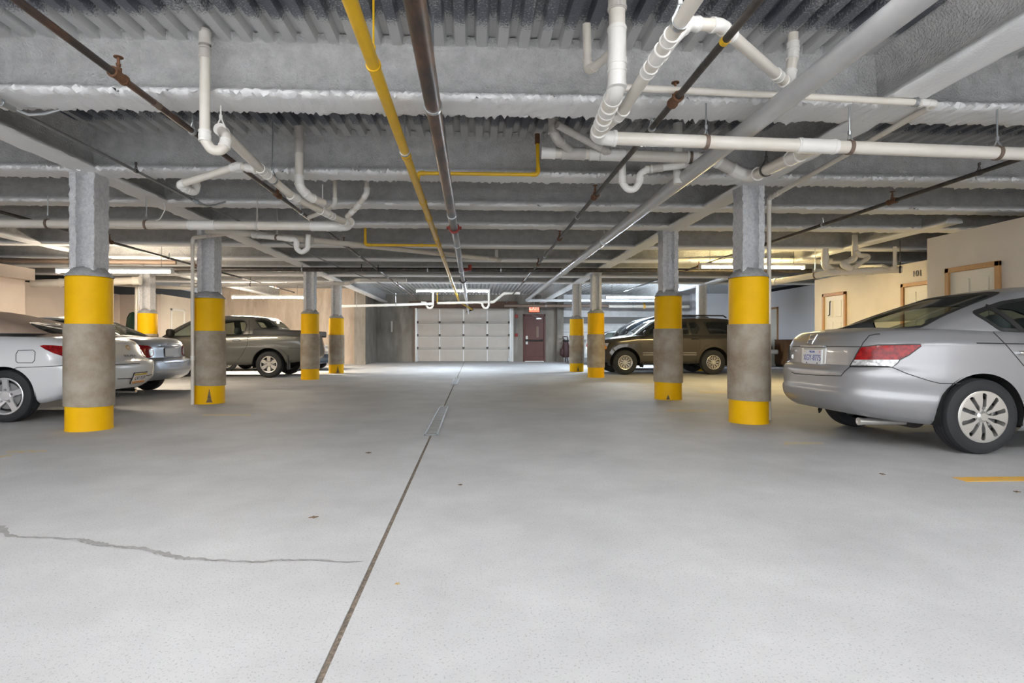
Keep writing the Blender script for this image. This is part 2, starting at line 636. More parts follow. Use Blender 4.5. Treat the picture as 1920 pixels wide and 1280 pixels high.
def beam_geo(fw, lip, x0, x1, dx, z0, jit, seed):
    """beam along x: profile in (y, z), sprayed and uneven"""
    zt = ZD + .05
    pr = [(-fw, z0 + .012), (-fw - .006, z0 + lip * .55), (-fw + .012, z0 + lip), (-.11, z0 + lip + .03), (-.062, z0 + lip + .085), (-.055, z0 + .24),
          (-.062, zt - .20), (-.09, zt - .11), (-.15, zt - .04), (-.19, zt)]
    pr = pr + [(-a_, b_) for (a_, b_) in pr[::-1]] + [(fw * .66, z0), (fw * .33, z0 + .002), (0, z0), (-fw * .33, z0 + .002), (-fw * .66, z0)]
    n_ = len(pr)
    nx = max(2, int((x1 - x0) / dx) + 1)
    xs = np.linspace(x0, x1, nx)
    rg = np.random.RandomState(seed)
    A = np.zeros((nx, n_, 3))
    for k, (yy, zz) in enumerate(pr):
        A[:, k, 0] = xs
        A[:, k, 1] = yy
        A[:, k, 2] = zz
    if jit:
        J = rg.normal(0, jit, (nx, n_, 2))
        wgt = np.ones(n_) * .45
        for k, (yy, zz) in enumerate(pr):
            if zz < z0 + lip * .6 and abs(yy) > fw * .9:
                wgt[k] = 1.25
            if zz > zt - .06:
                wgt[k] = .3
        A[:, :, 1:] += J * wgt[None, :, None]
    V_ = [tuple(v) for v in A.reshape(-1, 3)]
    F_ = []
    for i in range(nx - 1):
        for k in range(n_):
            k2 = (k + 1) % n_
            F_.append((i * n_ + k, (i + 1) * n_ + k, (i + 1) * n_ + k2, i * n_ + k2))
    F_.append(tuple(range(n_)))
    F_.append(tuple((nx - 1) * n_ + k for k in range(n_ - 1, -1, -1)))
    return V_, F_


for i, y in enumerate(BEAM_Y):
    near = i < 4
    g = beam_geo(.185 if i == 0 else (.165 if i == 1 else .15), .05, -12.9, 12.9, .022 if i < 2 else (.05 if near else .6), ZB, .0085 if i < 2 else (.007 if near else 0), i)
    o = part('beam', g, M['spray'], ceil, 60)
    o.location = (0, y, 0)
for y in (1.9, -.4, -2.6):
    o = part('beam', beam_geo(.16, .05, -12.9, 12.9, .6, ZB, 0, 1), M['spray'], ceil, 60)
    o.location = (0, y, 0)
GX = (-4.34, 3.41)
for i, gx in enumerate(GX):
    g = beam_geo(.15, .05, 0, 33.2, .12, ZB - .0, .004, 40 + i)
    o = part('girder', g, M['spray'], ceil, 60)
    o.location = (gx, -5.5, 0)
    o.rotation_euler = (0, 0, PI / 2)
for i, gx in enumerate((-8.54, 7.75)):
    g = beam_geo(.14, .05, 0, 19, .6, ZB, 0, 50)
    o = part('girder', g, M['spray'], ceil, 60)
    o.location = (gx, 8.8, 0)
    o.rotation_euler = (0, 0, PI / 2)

# ================================================================== walls
def wall(name, g, m):
    return tag(mk(name, g, M[m], None, 0), kind='structure')


wall('wall_left', box(-10.9, -10.65, -6, 13.9, 0, 2.65), 'pink')
wall('wall_left', box(-12.45, -12.2, 13.65, 20.3, 0, 2.62), 'pink')
wall('wall_left', box(-12.2, -10.95, 20.05, 20.3, 0, 2.62), 'pink')
wall('wall_left', box(-11.2, -10.95, 20.3, 25.2, 0, 2.66), 'cream')
wall('wall_left', box(-13.4, -13.2, -6, 30, 0, 3.33), 'void')
lt = tag(mk('trim_1', box(-10.65, -10.42, -2, 13.9, 2.45, 2.72), M['pink'], None, 0), kind='structure')
wall('wall_back', box(-10.95, -5.2, 25.1, 25.4, 0, 3.33), 'conc')
wall('wall_back', box(-5.2, -4.72, 24.9, 28.2, 0, 3.33), 'concd')
YG = 28.0
gdl, gdr, gdt = -2.86, 1.86, 2.66
wl = wall('wall_back', join(box(-4.72, gdl, YG, YG + .25, 0, 3.33), box(gdl, gdr, YG, YG + .25, gdt, 3.33), box(gdr, 2.46, YG, YG + .25, 0, 3.33),
                            box(2.46, 3.57, YG, YG + .25, 2.36, 3.33), box(3.57, 4.1, YG, YG + .25, 0, 3.33)), 'concd')
# form-panel joints of the dark wall
for xx in (-4.55, -3.55, -3.05):
    part('form_joint', box(xx - .012, xx + .012, YG - .012, YG, 0, 3.2), M['concd'], wl, 0)
wall('wall_back', box(4.1, 4.42, 27.6, 28.25, 0, 3.33), 'concd')
ww = wall('wall_back', box(4.42, 13.3, 27.9, 28.2, 0, 3.33), 'concw')
part('unpainted_band', box(4.42, 10.6, 27.88, 27.9, 1.88, 2.22), M['dirt'], ww, 0)
for k in range(5):
    part('block_course', box(4.42, 10.6, 27.893, 27.9, .38 + k * .36, .395 + k * .36), M['dirt'], ww, 0)
wall('wall_right', box(10.6, 12.9, 27.0, 27.3, 0, 3.33), 'grey')
wall('wall_right', box(12.4, 12.65, 14.4, 27.3, 0, 3.07), 'grey')
wall('wall_right', box(8.95, 12.65, 14.15, 14.4, 0, 2.60), 'cream')
wall('wall_right', box(8.9, 9.15, 8.95, 14.4, 0, 2.60), 'cream')
wall('wall_right', box(7.42, 9.15, 7.25, 8.95, 0, 2.68), 'cream')
wall('wall_right', box(9.15, 9.4, -6, 7.3, 0, 2.65), 'cream')
wall('wall_right', box(13.2, 13.4, -6, 30, 0, 3.33), 'void')


def wall_door(n_, x_, y0, y1, ztop, ddir, panels=True, m='doorw'):
    """six-panel door in a wall facing -x (ddir=-1) or +x, frame from y0 to y1"""
    r = empty('door_%d' % n_, (x_, (y0 + y1) / 2, 0))
    tag(r, kind='structure')
    hw = abs(y1 - y0) / 2
    fw = .075
    s = ddir
    t0, t1 = sorted((0.002 * s, .045 * s))
    g = join(bbox(t0, t1, -hw, -hw + fw, 0, ztop, .006), bbox(t0, t1, hw - fw, hw, 0, ztop, .006), bbox(t0, t1, -hw, hw, ztop - fw, ztop + .001, .006))
    part('door_frame', g, M['oak'] if m == 'doorw' else M['white'], r, 30)
    a0, a1 = sorted((0.003 * s, .014 * s))
    part('door_leaf', box(a0, a1, -hw + fw, hw - fw, .01, ztop - fw), M['doorw'], r, 0)
    b0, b1 = sorted((.014 * s, .022 * s))
    w_ = hw - fw
    zs_ = [(.18, .72), (.86, 1.48), (1.6, ztop - fw - .12)]
    for (z0, z1) in zs_:
        for (ya, yb) in ((-w_ + .11, -.05), (.05, w_ - .11)):
            part('door_panel', bbox(b0, b1, ya, yb, z0, z1, .012), M['doorw'], r, 0)
    part('door_knob', join(xf(lathe([(0, 0), (.03, .0), (.03, .01), (.012, .015), (.012, .04), (.03, .05), (.03, .07), (0, .08)], 12), Matrix.Translation((.014 * s, hw - fw - .07, 1.0)) @ Matrix.Rotation(s * PI / 2, 4, 'Y'))), M['chrome'], r)
    return r


wall_door(1, 7.42, 7.64, 8.56, 2.14, -1)
wall_door(2, 8.9, 10.5, 11.38, 2.19, -1)
d3 = wall_door(3, 8.9, 13.12, 14.03, 2.20, -1)
part('hook', tube([(-.03, .12, 2.0), (-.05, .12, 1.98), (-.05, .13, 1.66), (-.06, .17, 1.64)], .012, 8), M['black'], d3)
wall_door(4, 12.4, 22.5, 23.6, 2.41, -1)
wall_door(5, -10.95, 20.9, 21.9, 2.2, 1, m='white')
# number over a door
t = text_geo('101', .17, .004)
o = mk('door_number', xf(t, Matrix.Translation((8.893, 10.98, 2.36)) @ Matrix(((0, 0, -1, 0), (-1, 0, 0, 0), (0, 1, 0, 0), (0, 0, 0, 1)))), M['ink'], None, 0)
tag(o, 'small black door number 101 on the cream wall above an oak-framed door', 'number')
t = text_geo('1', .78, .004)
o = mk('wall_number', xf(t, Matrix.Translation((-4.02, YG - .006, 1.70)) @ Matrix.Rotation(PI / 2, 4, 'X')), M['num'], None, 0)
tag(o, 'large pale number 1 painted on the dark concrete wall', 'number')

# garage door: four rows of four panels
g = empty('door_6', ((gdl + gdr) / 2, YG, 0))
tag(g, 'white sectional garage door seen from inside, galvanised stiles and struts', kind='structure')
hw = (gdr - gdl) / 2
inner = hw - .10
rowz = [0.01, .62, 1.255, 1.89, 2.62]
cols = [-inner, -inner * .52, 0.0, inner * .52, inner]
for r_ in range(4):
    for c_ in range(4):
        z0, z1 = rowz[r_] + .006, rowz[r_ + 1] - .006
        part('panel', bbox(cols[c_] + .01, cols[c_ + 1] - .01, .0, .045, z0, z1, .012), M['gdoor'], g, 0)
for c_ in range(5):
    for r_ in range(4):
        x_ = cols[c_]
        part('stile', bbox(x_ - .035, x_ + .035, -.03, .02, rowz[r_] + .02, rowz[r_ + 1] - .03, .006), M['gstile'], g, 0)
for z in rowz[1:4]:
    part('strut', bbox(-inner, inner, -.03, .0, z - .05, z - .015, .006), M['strut'], g, 0)
    part('section_joint', box(-inner, inner, -.008, .03, z + .06, z + .072), M['conduit'], g, 0)
    for x_ in cols:
        part('hinge', join(bbox(x_ - .05, x_ + .05, -.042, -.028, z + .02, z + .11, .004), cyl((x_ - .06, -.045, z + .065), (x_ + .06, -.045, z + .065), .012, 8)), M['dark'], g)
for s in (-1, 1):
    part('track', join(box(s * (hw - .05) - .03, s * (hw - .05) + .03, -.10, -.085, 0, 2.66), box(s * hw - .012, s * hw + .012, -.10, 0, 0, 2.66)), M['galv'], g, 0)
    part('jamb', bbox(s * hw + (0 if s > 0 else -.11), s * hw + (.11 if s > 0 else 0), -.07, .2, 0, 2.70, .008), M['white'] if s > 0 else M['strap'], g, 0)
    part('bottom_bracket', bbox(s * inner - .07, s * inner + .07, -.06, -.03, .03, .20, .01), M['galv'], g, 0)
part('backing', box(-hw + .01, hw - .01, .046, .09, 0, 2.66), M['gdoor'], g, 0)
part('bottom_seal', bbox(-inner, inner, -.02, .03, 0, .03, .01), M['dirt'], g, 0)
part('lock_bar', xf(bbox(-.18, .18, -.03, 0, -.035, .035, .008), Matrix.Translation((.32, -.05, 2.52)) @ Matrix.Rotation(-.35, 4, 'Y')), M['black'], g, 0)
hd = tag(mk('trim_2', bbox(gdl - .3, gdr + .3, YG - .14, YG, 2.64, 2.98, .02), mat('header_board', (.13, .075, .05), .7, col2=(.09, .05, .035), nscale=5), None, 0), kind='structure')

# red exit door
r = empty('door_7', (3.015, YG, 0))
tag(r, 'dark red steel exit door with push bar', kind='structure')
part('door_frame', join(bbox(-.555, -.47, -.06, .1, 0, 2.36, .008), bbox(.47, .555, -.06, .1, 0, 2.36, .008), bbox(-.555, .555, -.06, .1, 2.26, 2.36, .008)), M['red'], r, 0)
part('door_leaf', bbox(-.47, .47, -.02, .03, .04, 2.26, .006), M['red'], r, 0)
part('threshold', bbox(-.47, .47, -.06, .05, 0, .035, .005), M['white'], r, 0)
part('lock_plate', bbox(-.43, -.33, -.035, -.02, .86, 1.28, .005), M['white'], r, 0)
part('push_bar', join(bbox(-.45, .42, -.11, -.07, 1.02, 1.09, .012), bbox(-.44, -.34, -.10, -.02, 1.0, 1.11, .01), bbox(.33, .42, -.10, -.02, 1.0, 1.11, .01)), M['black'], r, 0)
part('door_closer', join(bbox(.08, .36, -.09, -.02, 2.10, 2.17, .01), cyl((.30, -.06, 2.17), (-.12, -.05, 2.30), .012, 8)), M['galv'], r)
part('stain_panel', bbox(.1, .22, -.024, -.019, 1.2, 1.75, .004), mat('pale_patch', (.20, .14, .10), .6), r, 0)

# lit exit sign
M['exit'] = mat('exit_glow', (.9, .25, .15), .5, emit=(1.0, .16, .08), estr=.55)
e = thing('exit_sign', 'small glowing red EXIT sign above the dark red door', 'sign', (2.97, YG - .35, 2.42))
part('housing', bbox(-.27, .27, -.04, .04, 0, .40, .01), M['redfit'], e, 0)
part('lit_face', bbox(-.245, .245, -.052, -.04, .03, .37, .008), M['exit'], e, 0)
part('lettering', xf(text_geo('EXIT', .26, .003), Matrix.Translation((0, -.058, .20)) @ Matrix.Rotation(PI / 2, 4, 'X')), mat('exit_letters', (1, .8, .75), .5, emit=(1, .62, .5), estr=.6), e, 0)
part('stem', cyl((0, 0, .40), (0, 0, .93), .015, 8), M['galv'], e)
for (z, lb, h_) in ((2.30, 'small dark red alarm bell high on the wall left of the red door', .13), (1.36, 'small red alarm pull box at chest height left of the red door', .12)):
    o = thing('alarm_bell' if z > 2 else 'pull_box', lb, 'alarm', (2.12, YG - .01, z))
    part('body', bbox(-.07, .07, -.07, 0, -h_, h_ * .3, .015), M['redfit'], o, 0)
    part('conduit', cyl((0, -.02, h_ * .3), (0, -.02, .85 if z > 2 else .75), .012, 8), M['conduit'], o)

# ================================================================== columns
def shaft_geo(seed):
    hx, hy, tf, tw = .135, .13, .035, .035
    pr = [(-hx, -hy), (-hx + 2 * tf, -hy), (-hx + 2 * tf + .012, -tw - .02), (-hx + 2 * tf + .035, -tw), (hx - 2 * tf - .035, -tw), (hx - 2 * tf - .012, -tw - .02), (hx - 2 * tf, -hy), (hx, -hy),
          (hx, 0), (hx, hy), (hx - 2 * tf, hy), (hx - 2 * tf - .012, tw + .02), (hx - 2 * tf - .035, tw), (-hx + 2 * tf + .035, tw), (-hx + 2 * tf + .012, tw + .02), (-hx + 2 * tf, hy), (-hx, hy), (-hx, 0)]
    rg = random.Random(seed)
    zs_ = np.linspace(1.80, 2.92, 34)
    V_, F_ = [], []
    n_ = len(pr)
    for z in zs_:
        for (x_, y_) in pr:
            V_.append((x_ * (1 + .0) + rg.gauss(0, .0045), y_ + rg.gauss(0, .0045), z))
    for i in range(len(zs_) - 1):
        for k in range(n_):
            k2 = (k + 1) % n_
            F_.append((i * n_ + k, i * n_ + k2, (i + 1) * n_ + k2, (i + 1) * n_ + k))
    return V_, F_


def column(x_, y_, label, zt=1.75, zs=1.20, zl=.28, seed=0, scuffs=()):
    r = thing('column', label, 'column', (x_, y_, 0), 0, 'yellow-banded parking columns')
    rg = random.Random(seed)
    R0, R1 = .23, .246
    part('bottom_band', lathe([(0, 0), (R0 + .004, 0), (R0, .02), (R0, zl + .03)], 40), M['yellow'], r)
    tl = rg.uniform(-.018, .018)
    V_, F_ = lathe([(R0 - .005, zl), (R1, zl), (R1 + .001, (zl + zs) / 2), (R1, zs), (R0 - .005, zs)], 40)
    V_ = [(a_, b_, c_ + (tl * a_ / R1 if c_ < .6 else 0)) for (a_, b_, c_) in V_]
    part('wrap', (V_, F_), M['sleeve'], r)
    part('top_band', lathe([(R0, zs - .03), (R0, zt - .015), (R0 - .012, zt)], 40), M['yellow'], r)
    V_, F_ = lathe([(R0 + .004, zt - .004), (R0 + .002, zt + .012), (.19, zt + .055), (.155, zt + .10), (.05, zt + .11)], 40)
    V_ = [(a_ + rg.gauss(0, .004), b_ + rg.gauss(0, .004), c_ + rg.gauss(0, .006) * (c_ > zt)) for (a_, b_, c_) in V_]
    part('cap', (V_, F_), M['cap'], r, 60)
    part('shaft', shaft_geo(seed), M['spraycol'], r, 50)
    for (a0, a1, z0, z1, tri) in scuffs:
        V_, F_ = [], []
        for i_ in range(9):
            t_ = i_ / 8
            z_ = z0 + (z1 - z0) * t_
            wd_ = (a1 - a0) / 2 * (max(.12, 1 - t_) if tri else (.6 + .4 * math.sin(PI * t_))) * rg.uniform(.8, 1.15)
            rr_ = (R0 if z_ < zl - .01 or z_ > zs else R1 + .001) + .002
            for k_ in range(5):
                th_ = (a0 + a1) / 2 + wd_ * (k_ / 2 - 1)
                V_.append((rr_ * math.cos(th_), rr_ * math.sin(th_), z_))
        for i_ in range(8):
            for k_ in range(4):
                F_.append((i_ * 5 + k_, i_ * 5 + k_ + 1, i_ * 5 + k_ + 6, i_ * 5 + k_ + 5))
        part('scuff_mark', (V_, F_), M['scuff'], r, 40)
    return r


cols_ = [(-4.39, 6.66, 'yellow-banded column beside the white convertible, nearest on the left', 1.735, 1.195, .275),
         (-4.30, 9.40, 'yellow-banded column with the thin white pipe down its left side', 1.70, 1.17, .295),
         (-4.32, 15.15, 'yellow-banded column in front of the tail of the grey pickup', 1.735, 1.20, .28),
         (-4.34, 18.10, 'yellow-banded column nearest the rear concrete wall on the left side', 1.74, 1.21, .28),
         (3.41, 6.88, 'yellow-banded column left of the silver sedan on the right, the nearest one', 1.79, 1.21, .28),
         (3.39, 9.73, 'yellow-banded column in front of the middle of the dark brown SUV', 1.785, 1.22, .295),
         (3.42, 15.69, 'yellow-banded column just left of the dark brown SUV headlight', 1.79, 1.20, .28),
         (3.43, 18.70, 'yellow-banded column with dark smudge, farthest on the right side', 1.75, 1.20, .28),
         (-8.54, 15.2, 'yellow-banded column behind the small silver sedan by the beige wall', 1.74, 1.2, .28),
         (7.75, 18.95, 'pale column rising behind the roof of the dark brown SUV', 1.75, 1.2, .28)]
SC_ = {1: ((-1.35, -.95, .03, .24, True),), 3: ((-1.35, -.95, .02, .24, True),), 5: ((-2.05, -1.75, .01, .09, True),), 7: ((-1.7, -1.4, .03, .2, True),)}
for i, c in enumerate(cols_):
    column(c[0], c[1], c[2], c[3], c[4], c[5], i + 3, SC_.get(i, ()))

# ================================================================== fluorescent fixtures
def fixture(x_, y_, z_, label, colr, s, ln=2.44, ztop=ZD, wide=.13):
    r = thing('strip_light', label, 'light', (x_, y_, z_), 0, 'fluorescent strip lights')
    h = ln / 2
    part('housing', join(bbox(-h, h, -wide / 2, wide / 2, .045, .11, .012), bbox(-h, -h + .03, -wide / 2, wide / 2, -.02, .06, .006), bbox(h - .03, h, -wide / 2, wide / 2, -.02, .06, .006)), M['white'], r, 0)
    m = tube_mat('tube_' + label[:12].replace(' ', '_'), colr, s)
    for yy in (-.035, .035):
        part('lamp_tube', cyl((-h + .03, yy, .018), (h - .03, yy, .018), .019, 12), m, r)
    for xx in (-h * .8, h * .8):
        part('hanger_rod', cyl((xx, 0, .11), (xx, 0, ztop - z_), .006, 6), M['conduit'], r)
    return r


WARM, COOL, YEL = (1.0, .85, .66), (.78, .89, 1.0), (1.0, .78, .38)
q = P(216, 511, 12.2)
fixture(q.x, q.y, q.z, 'warm strip light hanging behind the nearest left column', WARM, 55)
q = P(1410, 503, 12.9)
fixture(q.x, q.y, q.z, 'yellowish strip light hanging behind the nearest right column', YEL, 46)
q = P(503, 559, 19.3)
fixture(q.x, q.y, q.z, 'warm bare strip light above the roof of the grey pickup', WARM, 170)
q = P(848, 547, 20.3)
fixture(q.x, q.y, q.z, 'cool white strip light in the aisle before the garage door', COOL, 75, 2.6)
q = P(1195, 559, 21.4)
fixture(q.x, q.y, q.z, 'cool white strip light above the dark brown SUV', COOL, 190)
NEU = (.985, .99, 1.0)
for k, (x_, y_) in enumerate(((-2.0, .75), (1.9, .75), (-2.0, -1.5), (1.9, -1.5), (-6.8, .75), (6.0, .75), (-2.0, 2.35), (1.9, 2.35))):  # last two are unseen additions that brighten the nearest beam and floor
    fixture(x_, y_, 3.10, 'strip light up between the beams over the viewpoint, ' + ('front left', 'front right', 'rear left', 'rear right', 'over the left bays', 'over the right bays', 'just out of frame left', 'just out of frame right')[k], NEU, 20 if y_ < 2 else 8, wide=.16)
# ================================================================== pipes
def fillet(pts, br):
    """returns straight path with arcs and the list of arcs"""
    pts = [Vector(p) for p in pts]
    out, arcs = [pts[0]], []
    for i in range(1, len(pts) - 1):
        a, b, c = pts[i - 1], pts[i], pts[i + 1]
        u, v = (a - b), (c - b)
        la, lc = u.length, v.length
        u.normalize()
        v.normalize()
        ang = u.angle(v)
        if ang > PI - .06:
            out.append(b)
            continue
        tl = min(br / math.tan(ang / 2), la * .48, lc * .48)
        p0, p1 = b + u * tl, b + v * tl
        n = 7
        arc = []
        for k in range(n + 1):
            t = k / n
            arc.append(p0 * (1 - t)**2 + b * 2 * t * (1 - t) + p1 * t**2)
        out += arc
        arcs.append((arc, -u, v))
    out.append(pts[-1])
    return out, arcs


def pipe(name, label, cat, pts, r, m, fit=None, br=None, coup=(), hang=(), group=None, elbows=True, seg=14, hm='strap', cup=1.13, extra=None):
    pts = [Vector(p) for p in pts]
    base = pts[0].copy()
    root = thing(name, label, cat, base, 0, group)
    path, arcs = fillet(pts, br if br else r * 2.4)
    part('pipe_wall', tube(path, r, seg), M[m], root, 40, base)
    fm = M[fit] if fit else M[m]
    if elbows:
        for (arc, d0, d1) in arcs:
            e0, e1 = arc[0] - d0 * r * .9, arc[-1] + d1 * r * .9
            g = join(tube([e0] + arc + [e1], r * cup, seg), band(e0, d0, r, r * (cup + .1), r * .5, seg), band(e1, d1, r, r * (cup + .1), r * .5, seg))
            part('elbow', g, fm, root, 40, base)
    for c in coup:
        i, f = c[0], c[1]
        ln = c[2] if len(c) > 2 else 2.6
        mm = M[c[3]] if len(c) > 3 else fm
        a, b = pts[i], pts[i + 1]
        d = (b - a).normalized()
        p = a.lerp(b, f)
        part('coupling', join(cyl(p - d * r * ln / 2, p + d * r * ln / 2, r * cup, seg), band(p - d * r * ln * .42, d, r, r * (cup + .08), r * .35, seg), band(p + d * r * ln * .42, d, r, r * (cup + .08), r * .35, seg)), mm, root, 40, base)
    for h in hang:
        i, f = h[0], h[1]
        zt = h[2] if len(h) > 2 else ZB
        a, b = pts[i], pts[i + 1]
        d = (b - a).normalized()
        p = a.lerp(b, f)
        hmat = M[h[3]] if len(h) > 3 else M[hm]
        c_ = part('pipe_clamp', band(p, d, r, r + .008, .03, seg), hmat, root, 40, base)
        topz = p.z + r
        if zt > topz + .02:
            yk = .045
            side = Vector((d.y, -d.x, 0)).normalized() if abs(d.z) < .9 else Vector((1, 0, 0))
            g = join(tube([p + side * r * .95 + Vector((0, 0, r * .3)), p + Vector((0, 0, r + .06))], .006, 6),
                     tube([p - side * r * .95 + Vector((0, 0, r * .3)), p + Vector((0, 0, r + .06))], .006, 6),
                     cyl(p + Vector((0, 0, r + .05)), Vector((p.x, p.y, zt)), .007, 6),
                     cyl(p + Vector((0, 0, r + .05)), p + Vector((0, 0, r + .08)), .014, 8))
            part('hanger_rod', g, hmat if hmat != M['strap'] else M['galv'], c_, 40, base)
    if extra:
        for (nm, g, mm) in extra:
            o_ = part(nm, g, M[mm], root, 40, base)
            if nm == 'frost_spray':
                o_['kind'] = 'stuff'
    return root


def V3(x, y, z):
    return Vector((x, y, z))


def sprinkler(px_, r, up=.10):
    """rusty tee with an upright head at point p"""
    p = Vector(px_)
    return [('tee_fitting', join(cyl(p - V3(0, .06, 0), p + V3(0, .06, 0), r * 1.35, 12), band(p - V3(0, .06, 0), (0, 1, 0), r, r * 1.55, .02, 12), band(p + V3(0, .06, 0), (0, 1, 0), r, r * 1.55, .02, 12), cyl(p, p + V3(0, 0, r + .03), r * .9, 10)), 'rust'),
            ('sprinkler_head', join(cyl(p + V3(0, 0, r), p + V3(0, 0, r + up), .010, 8), cyl(p + V3(0, 0, r + up), p + V3(0, 0, r + up + .006), .03, 12), cyl(p + V3(0, 0, r + up * .45), p + V3(0, 0, r + up * .6), .016, 8)), 'rust')]


# --- long runs down the aisle
h = 1.68
X = -.172 * h
pipe('fire_main', 'thick rusty black steel main running down the aisle ceiling beside the yellow pipe', 'pipe',
     [V3(X, -3, 1 + h), V3(X, 8.4, 1 + h)], .058, 'iron', hang=[(0, (4.05 + 3) / 11.4, ZD, 'galv'), (0, (7.5 + 3) / 11.4, ZD, 'galv')], seg=20,
     extra=[('red_coupling', join(band(V3(X, 8.40, 1 + h), (0, 1, 0), .05, .082, .07, 20), bbox(X + .07, X + .11, 8.37, 8.43, 1 + h - .02, 1 + h + .02, .005), bbox(X - .11, X - .07, 8.37, 8.43, 1 + h - .02, 1 + h + .02, .005)), 'redfit')])
pipe('steel_main', 'rusty steel main farther back with a red valve, between two grooved couplings', 'pipe',
     [V3(X, 8.43, 1 + h), V3(X, 15.58, 1 + h)], .056, 'iron', hang=[(0, .2, ZD, 'galv'), (0, .7, ZD, 'galv')], seg=18,
     extra=[('grooved_coupling', join(band(V3(X, 15.6, 1 + h), (0, 1, 0), .05, .085, .08, 18), bbox(X - .12, X + .12, 15.57, 15.63, 1 + h - .015, 1 + h + .015, .005)), 'dark'),
            ('red_valve', join(cyl(V3(X + .05, 13.6, 1 + h + .03), V3(X + .24, 13.6, 1 + h + .06), .035, 10), cyl(V3(X + .2, 13.6, 1 + h + .02), V3(X + .2, 13.6, 1 + h + .16), .045, 10)), 'redfit')])
pipe('steel_main', 'bright steel end of the main dropping in front of the garage door', 'pipe',
     [V3(X, 15.62, 1 + h), V3(X, 26.9, 1 + h - .02), V3(X + .05, 26.9, 2.3)], .055, 'silver', fit='silver', hang=[(0, .3, ZD, 'galv'), (0, .75, ZD, 'galv')], seg=16)
h = 1.72
X = -.362 * h
pipe('gas_pipe', 'long yellow gas pipe running down the aisle ceiling to the garage door', 'pipe',
     [V3(X, -3, 1 + h), V3(X - .0, 24.6, 1 + h), V3(X + .55, 27.2, 1 + h - .18)], .040, 'yg', elbows=True, seg=18, cup=1.1,
     coup=[(0, (5.25 + 3) / 27.6), (0, (7.0 + 3) / 27.6, 2.0), (0, (7.9 + 3) / 27.6, 2.0), (0, (10.05 + 3) / 27.6, 3.0), (0, (11.3 + 3) / 27.6, 2.0), (0, (17.5 + 3) / 27.6)],
     hang=[(0, (3.55 + 3) / 27.6, ZD, 'yg'), (0, (5.15 + 3) / 27.6, ZD, 'galv'), (0, (9.5 + 3) / 27.6, ZD, 'yg')])
z = 1 + 1.875
pipe('gas_branch', 'yellow gas branch crossing above the rusty main and rising into the deck', 'pipe',
     [V3(X, 6.33, 1 + h + .03), V3(X, 6.33, z), V3(.725, 6.33, z), V3(.715, 6.33, ZD)], .021, 'yg', br=.05, cup=1.25,
     extra=[('rusty_sleeve', cyl(V3(.715, 6.33, 3.22), V3(.715, 6.33, ZD), .028, 12), 'rust')])
a = P(685, 459, 9.75)
pipe('gas_branch', 'yellow gas branch farther back, dropping from the beams to join the yellow pipe', 'pipe',
     [V3(a.x, a.y, ZD), V3(a.x, a.y, a.z), V3(X - .005, a.y, a.z)], .023, 'yg', br=.05, cup=1.25, coup=[(1, .78)])
h = 1.75
X = 1.29 * h
SX = X
pipe('drain_main', 'fat smooth pale grey pipe running back along the right of the aisle', 'pipe',
     [V3(X, -3, 1 + h), V3(X, 14.0, 1 + h)], .075, 'silver', seg=22, hang=[(0, (9.7 + 3) / 17, ZD, 'galv')],
     extra=[('end_collar', band(V3(X, 14.0, 1 + h), (0, 1, 0), .06, .088, .10, 22), 'silver')])
pipe('drain_main', 'thinner pale grey pipe continuing the fat one and turning right over the exit door', 'pipe',
     [V3(X, 14.05, 1 + h), V3(X, 24.0, 1 + h), V3(8.6, 24.0, 1 + h + .0)], .062, 'silver', seg=16, hang=[(1, .5, ZB, 'galv')])
h = 1.80
X = -1.337 * h
ex = []
for d in (3.94, 7.05, 10.6, 14.4, 18):
    ex += sprinkler((X, d, 1 + h), .024)
pipe('sprinkler_pipe', 'dark sprinkler pipe with rusty tees running left of the yellow pipe', 'pipe', [V3(X, -3, 1 + h), V3(X, 24.5, 1 + h)], .024, 'iron',
     hang=[(0, (4.95 + 3) / 27.5, ZD, 'galv'), (0, (8.0 + 3) / 27.5, ZB, 'galv'), (0, (12 + 3) / 27.5, ZB, 'galv'), (0, (16 + 3) / 27.5, ZB, 'galv')], extra=ex, hm='galv',
     coup=[(0, (4.4 + 3) / 27.5, 3.5, 'strap')], cup=1.03)
h = 1.815
X = .835 * h
ex = []
for d in (4.19, 7.0, 9.9, 13.2, 17.0):
    ex += sprinkler((X, d, 1 + h), .027)
ex.append(('yellow_tag', band(V3(X, 3.35, 1 + h), (0, 1, 0), .026, .029, .04, 12), 'yg'))
ex.append(('frost_spray', join(*[(lambda g: g)(tube([V3(X + rnd.uniform(-.006, .006), y_, 1 + h + .013), V3(X + rnd.uniform(-.006, .006), y_ + rnd.uniform(.1, .3), 1 + h + .014)], .018, 8)) for y_ in np.arange(1.0, 9.0, .33)]), 'spraycol'))
pipe('sprinkler_pipe', 'dark sprinkler pipe dusted white on top, right of the rusty main', 'pipe', [V3(X, -3, 1 + h), V3(X, 26.5, 1 + h)], .025, 'dark',
     hang=[(0, (4.75 + 3) / 29.5, ZB, 'galv'), (0, (8.2 + 3) / 29.5, ZB, 'spraycol'), (0, (12 + 3) / 29.5, ZB, 'galv')], extra=ex, cup=1.03)
h = 1.80
X = 2.99 * h
ex = []
for d in (7.05, 10.3, 13.3):
    ex += sprinkler((X, d, 1 + h), .024)
pipe('sprinkler_pipe', 'thin dark sprinkler pipe above the silver sedan at right', 'pipe', [V3(X, -3, 1 + h), V3(X, 20, 1 + h)], .024, 'dark', extra=ex,
     hang=[(0, (8.5 + 3) / 23, ZB, 'galv'), (0, (5.8 + 3) / 23, ZB, 'dark')])
X = -3.65 * h
ex = []
for d in (10.5, 13.6, 19):
    ex += sprinkler((X, d, 1 + h), .024)
